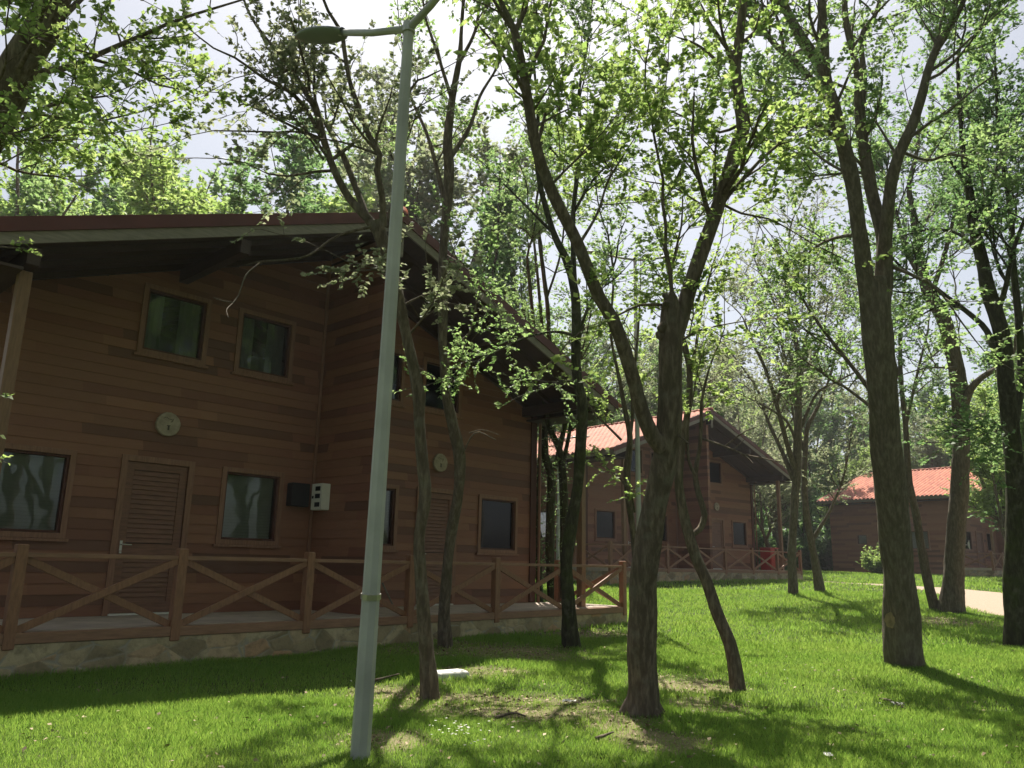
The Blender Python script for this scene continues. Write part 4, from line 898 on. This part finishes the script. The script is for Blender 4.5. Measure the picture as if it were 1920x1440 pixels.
# --- woodland behind: templates of many-stemmed spring trees, copied
def woodland_tree(seed, H, nst, dens, size, spread, leaf, bark_, bare=False):
    t = Tree(seed); g = t.g; h0 = H*g.uniform(0.12, 0.3)
    tr = catmull(np.array([[0, 0, -.4], [g.normal(0, .1), g.normal(0, .1), h0*.5], [g.normal(0, .2), g.normal(0, .2), h0]]), .3)
    r0 = 0.011*H+0.04; t.limb(tr, np.linspace(r0*1.25, r0*.85, len(tr)), 9, .04); base = tr[-1]
    for k in range(nst):
        a = k*2*math.pi/nst+g.uniform(-.5, .5); lean = g.uniform(.12, spread); d = np.array([math.cos(a)*lean, math.sin(a)*lean, 1.0])
        L = (H-h0)*g.uniform(.75, 1.05); n = 12; P = [base]; d /= np.linalg.norm(d)
        for i in range(n):
            d = d+g.normal(0, .09, 3)+np.array([0, 0, .05]); d /= np.linalg.norm(d); P.append(P[-1]+d*L/n)
        P = np.array(P); rr = np.linspace(r0*.62, .012, n+1); C = catmull(np.c_[P, rr], .5); t.limb(C[:, :3], C[:, 3], 7, .03)
        T = np.gradient(P, axis=0); T /= np.linalg.norm(T, axis=1)[:, None]
        for q in range(int(L*1.5)):
            u = g.uniform(.12, 1.0); i = min(int(u*n), n); t.grow(P[i], side_dir(g, T[i], .5, 1.1, .2), g.uniform(1.2, 2.8)*(1.2-.6*u), max(.01, rr[i]*.45), 1, size, dens, .15, 0, .6)
    V = np.vstack(t.WV); F = np.vstack(t.WF)
    o = empty('tree', (0, 0, 0)); link('trunk', np_mesh('trunk', V, F), bark_, o, True)
    me = leaf_mesh(np.vstack(t.LP), np.vstack(t.LD), np.concatenate(t.LS), g); link('crown', me, leaf, o); return o
TPL = [woodland_tree(101, 13, 4, 1.0, .165, .42, M_LEAF, M_BARK), woodland_tree(102, 15, 3, 1.1, .165, .35, M_LEAFD, M_BARKM), woodland_tree(103, 12, 5, .9, .165, .5, M_LEAFY, M_BARK),
       woodland_tree(104, 14, 4, .9, .165, .4, M_LEAFB, M_BARK2), woodland_tree(105, 10, 4, .38, .15, .55, M_LEAFB, M_BARK2), woodland_tree(106, 16, 3, 1.0, .17, .35, M_LEAF, M_BARK)]
KIND = ['bright green', 'deep green', 'yellow green', 'olive green', 'nearly bare', 'tall fresh green']
ZONES = [(400, 'seen above the left part of the big cabin roof'), (760, 'seen above the ridge of the big cabin roof'), (1000, 'seen above the right slope of the big cabin roof'), (1330, 'rising behind the middle cabin'), (1530, 'in the gap right of the middle cabin'), (1700, 'behind the left end of the farthest cabin'), (9999, 'behind the far cabin and the sandy path at the right')]
used = set(); BG = []
def put(k, x, y, s, a, zone=None):
    o = TPL[k] if k not in used else copy_tree(TPL[k]); used.add(k)
    o.location = (x, y, float(gz(x, y))-.05); o.rotation_euler = (0, 0, a); o.scale = (s, s, s*rng.uniform(.92, 1.1))
    v = np.array([x, y, 6.])-CO; dd = v@FW; px = 960+FPX*(v@RT)/dd
    z = next(w for q, w in ZONES if px < q) if zone is None else zone
    BG.append((o, k, z, px, dd))
def near_house(x, y):
    for (hx, hy, _), a in (H1, H2, H3):
        lx = (x-hx)*math.cos(a)+(y-hy)*math.sin(a); ly = -(x-hx)*math.sin(a)+(y-hy)*math.cos(a)
        if -8.2 < lx < 8.2 and -1.5 < ly < 13.4: return True
    return float(path_d(np.array([x]), np.array([y]))[0]) < 0.8
g = np.random.default_rng(77)
for px, dd, k, s in [(60, 31, 2, 1.5), (150, 35, 0, 1.6), (240, 30, 2, 1.45), (330, 36, 0, 1.65), (400, 31, 2, 1.4), (470, 38, 1, 1.25), (545, 33, 0, 1.5), (640, 36, 4, 1.6), (700, 42, 0, 1.6), (770, 33, 3, 1.45), (845, 29, 1, 1.2), (900, 36, 0, 1.35), (-60, 29, 0, 1.5), (200, 46, 5, 1.8), (440, 50, 0, 1.9), (300, 52, 0, 1.7), (600, 50, 5, 1.7), (740, 54, 2, 1.7), (30, 44, 1, 1.6), (100, 55, 0, 2.0),
                     (980, 30, 5, .9), (1040, 44, 1, 1.0), (1110, 50, 0, 1.1), (1200, 52, 3, 1.1), (1280, 49, 5, 1.0), (1340, 62, 2, 1.0), (900, 46, 2, 1.1), (820, 50, 0, 1.1),
                     (1390, 50, 4, 1.15), (1440, 44, 4, 1.0), (1420, 70, 0, 1.1), (1500, 66, 1, 1.1), (1580, 70, 2, 1.1), (1370, 58, 4, 1.2),
                     (1640, 72, 0, 1.1), (1700, 74, 1, 1.15), (1760, 76, 2, 1.2), (1820, 74, 0, 1.1), (1880, 70, 3, 1.15), (1950, 60, 2, 1.1), (1890, 40, 2, .9), (1960, 28, 0, .9), (1905, 48, 1, 1.0), (2050, 40, 1, 1.), (-180, 36, 1, 1.), (-260, 30, 0, 1.), (120, 64, 3, 1.1), (330, 60, 2, 1.1), (610, 62, 0, 1.1), (1000, 62, 1, 1.15), (1700, 58, 0, 1.), (1780, 56, 3, 1.), (1870, 58, 0, 1.), (1990, 46, 3, 1.), (960, 58, 1, 1.50), (1020, 64, 0, 1.50), (1075, 56, 3, 1.30), (1130, 70, 2, 1.50), (1175, 60, 0, 1.40), (1225, 66, 5, 1.40), (1265, 58, 3, 1.40), (1305, 74, 0, 1.50), (1345, 70, 1, 1.30), (1375, 78, 5, 1.40), (1410, 60, 2, 1.10), (1455, 74, 3, 1.30), (1490, 80, 0, 1.40), (1520, 72, 5, 1.20), (1560, 80, 1, 1.30), (1610, 78, 3, 1.40), (1660, 82, 0, 1.40), (1720, 80, 2, 1.40), (1790, 82, 5, 1.40), (1850, 80, 1, 1.40), (1910, 76, 0, 1.40), (1970, 70, 3, 1.30), (1460, 56, 4, 1.10), (1330, 54, 3, 1.10)]:
    for tr_ in range(8):
        q = at(px, 1060, dd)
        if not near_house(q[0], q[1]): break
        dd += 2.0
    put(k, q[0], q[1], s*g.uniform(.93, 1.07), g.uniform(0, 6.28))
for x, y, k, s_ in ((-9, -3, 0, .9), (-3, -9, 3, .95), (4, -8, 1, .85), (-12, 5, 5, .9), (-6, 1.5, 2, .8), (9, -7, 0, 1.3), (-14, -10, 1, 1.), (14, -12, 5, 1.4), (17, -5, 2, 1.3), (23, -9, 0, 1.4), (28, -4, 1, 1.3), (21, -16, 3, 1.5), (-20, 8, 0, 1.)):
    o = copy_tree(TPL[k]); o.location = (x, y, float(gz(x, y))-.05); o.rotation_euler = (0, 0, x*1.7+y); o.scale = (s_,)*3
    tag(o, 'leafy tree behind the viewer, mirrored in the cabin windows', 'tree', 'trees reflected in the windows')
groups = {}
for o, k, z, px, dd in BG: groups.setdefault((k, z), []).append((px, dd, o))
for (k, z), L in groups.items():
    L.sort(key=lambda q: q[0])
    n = len(L)
    for i, (px, dd, o) in enumerate(L):
        lb = f'{KIND[k]} woodland tree {z}'
        if n > 1:
            pos = ['left', 'right'] if n == 2 else ['left', 'middle', 'right'] if n == 3 else ['leftmost', 'second', 'third', 'fourth', 'fifth', 'sixth']
            lb = f'{pos[min(i, len(pos)-1)]} {KIND[k]} tree {z}'.replace('seen ', '')
        tag(o, lb, 'tree', 'woodland trees behind the cabins')

# far-off wood closing the view
def far_wood():
    g = np.random.default_rng(5); n = 120000
    a = AZ+g.uniform(R(-50), R(55), n); rr = g.uniform(84, 122, n); x = rr*np.cos(a); y = rr*np.sin(a)
    top = 7+5*vnoise(a*60, rr*0.3, 2.2, 8)+3.5*vnoise(a*60, rr*.5, .7, 9); z = gz(x, y)+top*g.random(n)**.75
    D = g.normal(0, 1, (n, 3)); D /= np.linalg.norm(D, axis=1)[:, None]
    me = leaf_mesh(np.c_[x, y, z], D, g.uniform(.4, .95, n), g)
    tag(link('distant_wood', me, M_LEAFD), 'far off green wood closing the view behind all the cabins', 'wood', kind='stuff')
far_wood()
def bush(loc, w, h, n, size, mat, label, seed):
    t = Tree(seed); g = t.g; loc = np.array([loc[0], loc[1], float(gz(loc[0], loc[1]))])
    for k in range(n):
        a = g.uniform(0, 6.28); d = np.array([math.cos(a)*w, math.sin(a)*w, g.uniform(.3, 1)*h]); t.grow(loc-[0, 0, .05], d, np.linalg.norm(d)*g.uniform(.6, 1), .015, 0, size, 1.6, .1, 0, .3)
    t.build('shrub', loc, M_BARK, mat, label, None, 'shrub')
q = at(1648, 1075, 52); bush(q, 1.0, 1.9, 60, .16, M_LEAFY, 'round bright green shrub at the wall of the farthest cabin', 41)
for i, (px, dd, w, h, lab) in enumerate([(1440, 62, 3.2, 3.2, 'dark bushy thicket behind the right porch post of the middle cabin'), (1520, 64, 3., 3.0, 'dark thicket left of the farthest cabin'), (1380, 66, 3., 2.6, 'dark thicket seen past the middle cabin corner')]):
    q = at(px, 1060, dd); bush(q, w, h, 120, .22, M_LEAFD, lab, 50+i)

# ------------------------------------------------------------------ grass
def grass():
    g = np.random.default_rng(9); Vs = []; tot = 0
    def batch(n, d0, d1, h, w, lat, pw=1.0):
        dd = d0+(d1-d0)*g.random(n)**pw; s = g.uniform(-1, 1, n)*lat
        c, sn = math.cos(AZ), math.sin(AZ); x = dd*c+s*dd*sn; y = dd*sn-s*dd*c
        ok = np.ones(n, bool)
        for (hx, hy, _), a in (H1, H2, H3):
            lx = (x-hx)*math.cos(a)+(y-hy)*math.sin(a); ly = -(x-hx)*math.sin(a)+(y-hy)*math.cos(a); ok &= ~((abs(lx) < 7.32) & (ly > -0.06) & (ly < HL))
        b = bare(x, y); pn = vnoise(x, y, .8, 12)
        ok &= g.random(n) > b*1.08; ok &= path_d(x, y) > -.12*g.random(n)
        x, y, b, pn = x[ok], y[ok], b[ok], pn[ok]; m = len(x)
        z = gz(x, y)-.004; H = h*g.uniform(.45, 1.25, m)*(.6+.75*pn)*(1-.55*b); Wd = w*g.uniform(.7, 1.3, m)
        a = g.uniform(0, 6.28, m); ln = g.uniform(0, 6.28, m); le = H*g.uniform(.1, .75, m)
        B = np.c_[x, y, z]; u = np.c_[np.cos(a), np.sin(a), np.zeros(m)]*Wd[:, None]/2
        mid = B+np.c_[np.cos(ln)*le*.35, np.sin(ln)*le*.35, H*.6]; tip = B+np.c_[np.cos(ln)*le, np.sin(ln)*le, H]
        return np.stack([B-u, B+u, mid+u*.7, tip, mid-u*.7], 1).reshape(-1, 3)
    for args in ((260000, 3.6, 9.0, .056, .0042, .72, .62), (280000, 8.5, 16, .072, .0065, .72, .7), (220000, 15, 30, .09, .014, .72, .8), (110000, 28, 62, .11, .036, .72, .8)): Vs.append(batch(*args))
    V = np.vstack(Vs); F = np.arange(len(V)).reshape(-1, 5); me = np_mesh('grass', V, F)
    t = NT('grass_blade'); geo = t.new('ShaderNodeNewGeometry'); v = t.obj(); n = t.noise(v, .55, 4)
    f = t.math('ADD', t.math('MULTIPLY', geo.outputs['Random Per Island'], .4), t.math('ADD', t.math('MULTIPLY', n, .6), t.math('MULTIPLY', t.noise(v, 3.5, 3), .3)))
    f = t.math('SUBTRACT', f, .13)
    c = t.ramp(f, [(.15, (.072, .160, .028)), (.45, (.128, .250, .044)), (.75, (.215, .33, .066)), (.92, (.38, .39, .16))])
    tr = t.new('ShaderNodeBsdfTranslucent'); tc = t.ramp(f, [(.2, (.25, .50, .06)), (.8, (.52, .70, .13))]); t.t.links.new(tc, tr.inputs[0])
    t.set(t.b, Base_Color=c, Roughness=.5); t.b.inputs['Specular IOR Level'].default_value = .3
    mx = t.new('ShaderNodeMixShader'); mx.inputs[0].default_value = .45; t.t.links.new(t.b.outputs[0], mx.inputs[1]); t.t.links.new(tr.outputs[0], mx.inputs[2]); t.t.links.new(mx.outputs[0], t.out.inputs[0])
    tag(link('grass', me, t.m), 'bright green lawn grass around the trees and cabins', 'grass', kind='stuff')
grass()
# small things lying on the lawn
def flat_stone():
    p = gpt(842, 1272); g = np.random.default_rng(3); m = MB(); n = 12
    r = [(.25+.04*math.sin(2*k)+.03*math.cos(5*k))*(1 if k % 3 else .92) for k in range(n)]
    vs = [(r[k]*math.cos(k*2*math.pi/n)*1.0, r[k]*.75*math.sin(k*2*math.pi/n), z) for z in (-.05, .055) for k in range(n)]
    vs += [(r[k]*.93*math.cos(k*2*math.pi/n), r[k]*.70*math.sin(k*2*math.pi/n), .07) for k in range(n)]
    m.add(vs, [(l*n+k, l*n+(k+1) % n, (l+1)*n+(k+1) % n, (l+1)*n+k) for l in range(2) for k in range(n)]+[tuple(range(2*n, 3*n))])
    o = m.build('flat_stone', M_PALE); o.location = (p[0], p[1], p[2]+.02); tag(o, 'pale flat stone slab lying in the grass beside the burled tree', 'stone')
flat_stone()
def paper(px, py, s, label, seed):
    p = gpt(px, py); g = np.random.default_rng(seed); n = 7; X, Y = np.meshgrid(np.linspace(-1, 1, n), np.linspace(-.6, .6, n), indexing='ij')
    Z = .35*g.random((n, n)); V = np.stack([X*s, Y*s, Z*s+.03], -1).reshape(-1, 3); V[:, :2] += g.normal(0, .12*s, (n*n, 2))
    i = np.arange(n-1)[:, None]*n; j = np.arange(n-1)[None, :]; F = np.stack([i+j, i+n+j, i+n+j+1, i+j+1], -1).reshape(-1, 4)
    o = link('paper', np_mesh('paper', V, F), M_WHITE); o.location = p; o.rotation_euler = (0, 0, g.uniform(0, 3)); tag(o, label, 'litter', 'scraps of paper on the lawn')
paper(1068, 1322, .075, 'crumpled white paper on the bare patch left of the forked tree', 1)
paper(1685, 1327, .085, 'crumpled white paper in the grass before the thickest trunk', 2)
paper(1553, 1424, .05, 'tiny white scrap in the grass at the bottom edge', 3)
def stick(pts, label, name='fallen_stick'):
    Q = np.array([gpt(x, y)+np.array([0, 0, h]) for x, y, h in pts]); C = catmull(Q, .05); m = MB(); m.tube(C, np.linspace(.018, .007, len(C)), 6)
    o = m.build(name, M_BARK, None, True); tag(o, label, 'stick', 'fallen sticks on the lawn')
stick([(700, 1284, .05), (722, 1280, .06), (748, 1276, .08)], 'short dark stick on the ground right of the near lamp post')
stick([(1650, 1316, .03), (1668, 1322, .05), (1700, 1336, .04)], 'thin pale twig beside the paper before the thickest trunk')
stick([(930, 1352, .03), (962, 1345, .04), (985, 1349, .03)], 'bent twig on the bare patch left of the forked tree')
stick([(1118, 1392, .03), (1150, 1384, .05)], 'short twig on the ground below the forked tree')
def flowers():
    g = np.random.default_rng(21); V = []
    for cx, cy, n, sp in ((860, 1385, 26, 26), (430, 1255, 9, 170), (870, 1400, 16, 60), (1440, 1260, 14, 150), (1500, 1380, 8, 200)):
        for k in range(n):
            x, y = cx+g.normal(0, sp), min(1436, max(1215, cy+g.normal(0, sp*.3)))
            p = gpt(min(1900, max(5, x)), y); h = g.uniform(.05, .1); s = g.uniform(.006, .012)
            for q in range(5):
                a = q*1.256; V += [p+[0, 0, h], p+[s*math.cos(a-.5), s*math.sin(a-.5), h+.004], p+[s*1.3*math.cos(a), s*1.3*math.sin(a), h+.002], p+[s*math.cos(a+.5), s*math.sin(a+.5), h+.004]]
    V = np.array(V); tag(link('clover_flowers', np_mesh('clover_flowers', V, np.arange(len(V)).reshape(-1, 4)), M_WHITE), 'tiny white flowers scattered through the lawn', 'flowers', kind='stuff')
flowers()
def litter():
    g = np.random.default_rng(31); P = []
    for a, b, r in PATCH:
        n = int(330*r*r); th = g.uniform(0, 6.28, n); q = r*np.sqrt(g.random(n))*1.1; P.append(np.c_[a+q*np.cos(th), b+q*np.sin(th)])
    P = np.vstack(P); P = P[bare(P[:, 0], P[:, 1]) > .15]; n = 2600; dd = g.uniform(4, 22, n); sl = g.uniform(-.7, .7, n)*dd
    P = np.vstack([P, np.c_[dd*math.cos(AZ)+sl*math.sin(AZ), dd*math.sin(AZ)-sl*math.cos(AZ)]]); P = P[P[:, 1] < 11.0]; z = gz(P[:, 0], P[:, 1])+.012+.03*(bare(P[:, 0], P[:, 1]) < .1)*g.random(len(P)); n = len(P)
    a = g.uniform(0, 6.28, n); D = np.c_[np.cos(a), np.sin(a), g.normal(0, .3, n)]; me = leaf_mesh(np.c_[P, z], D, g.uniform(.025, .055, n), g)
    t = NT('dead_leaf'); geo = t.new('ShaderNodeNewGeometry'); t.set(t.b, Base_Color=t.ramp(geo.outputs['Random Per Island'], [(0, (.12, .08, .045)), (.5, (.30, .22, .13)), (1, (.48, .38, .25))]), Roughness=.8)
    tag(link('leaf_litter', me, t.m), 'dry brown leaf litter on the bare patches and scattered over the lawn', 'leaf litter', kind='stuff')
litter()
def glare_veil():  # box of scattering air added to soften and lift the dark tones
    m = MB().box((-45, -45, -1.5), (135, 135, 36)); t = NT('glare_veil_air'); t.n.remove(t.b)
    pv = t.new('ShaderNodeVolumePrincipled'); pv.inputs['Color'].default_value = (0.93, 0.95, 1.0, 1); pv.inputs['Density'].default_value = 0.0005; pv.inputs['Anisotropy'].default_value = 0.35
    t.t.links.new(pv.outputs[0], t.out.inputs['Volume']); tag(m.build('glare_veil', t.m), 'thin pale air volume added to lift the shadows like lens glare', 'glare_veil', kind='stuff')
glare_veil()
#print('faces', sum(len(o.data.polygons) for o in scene.objects if o.type == 'MESH'))
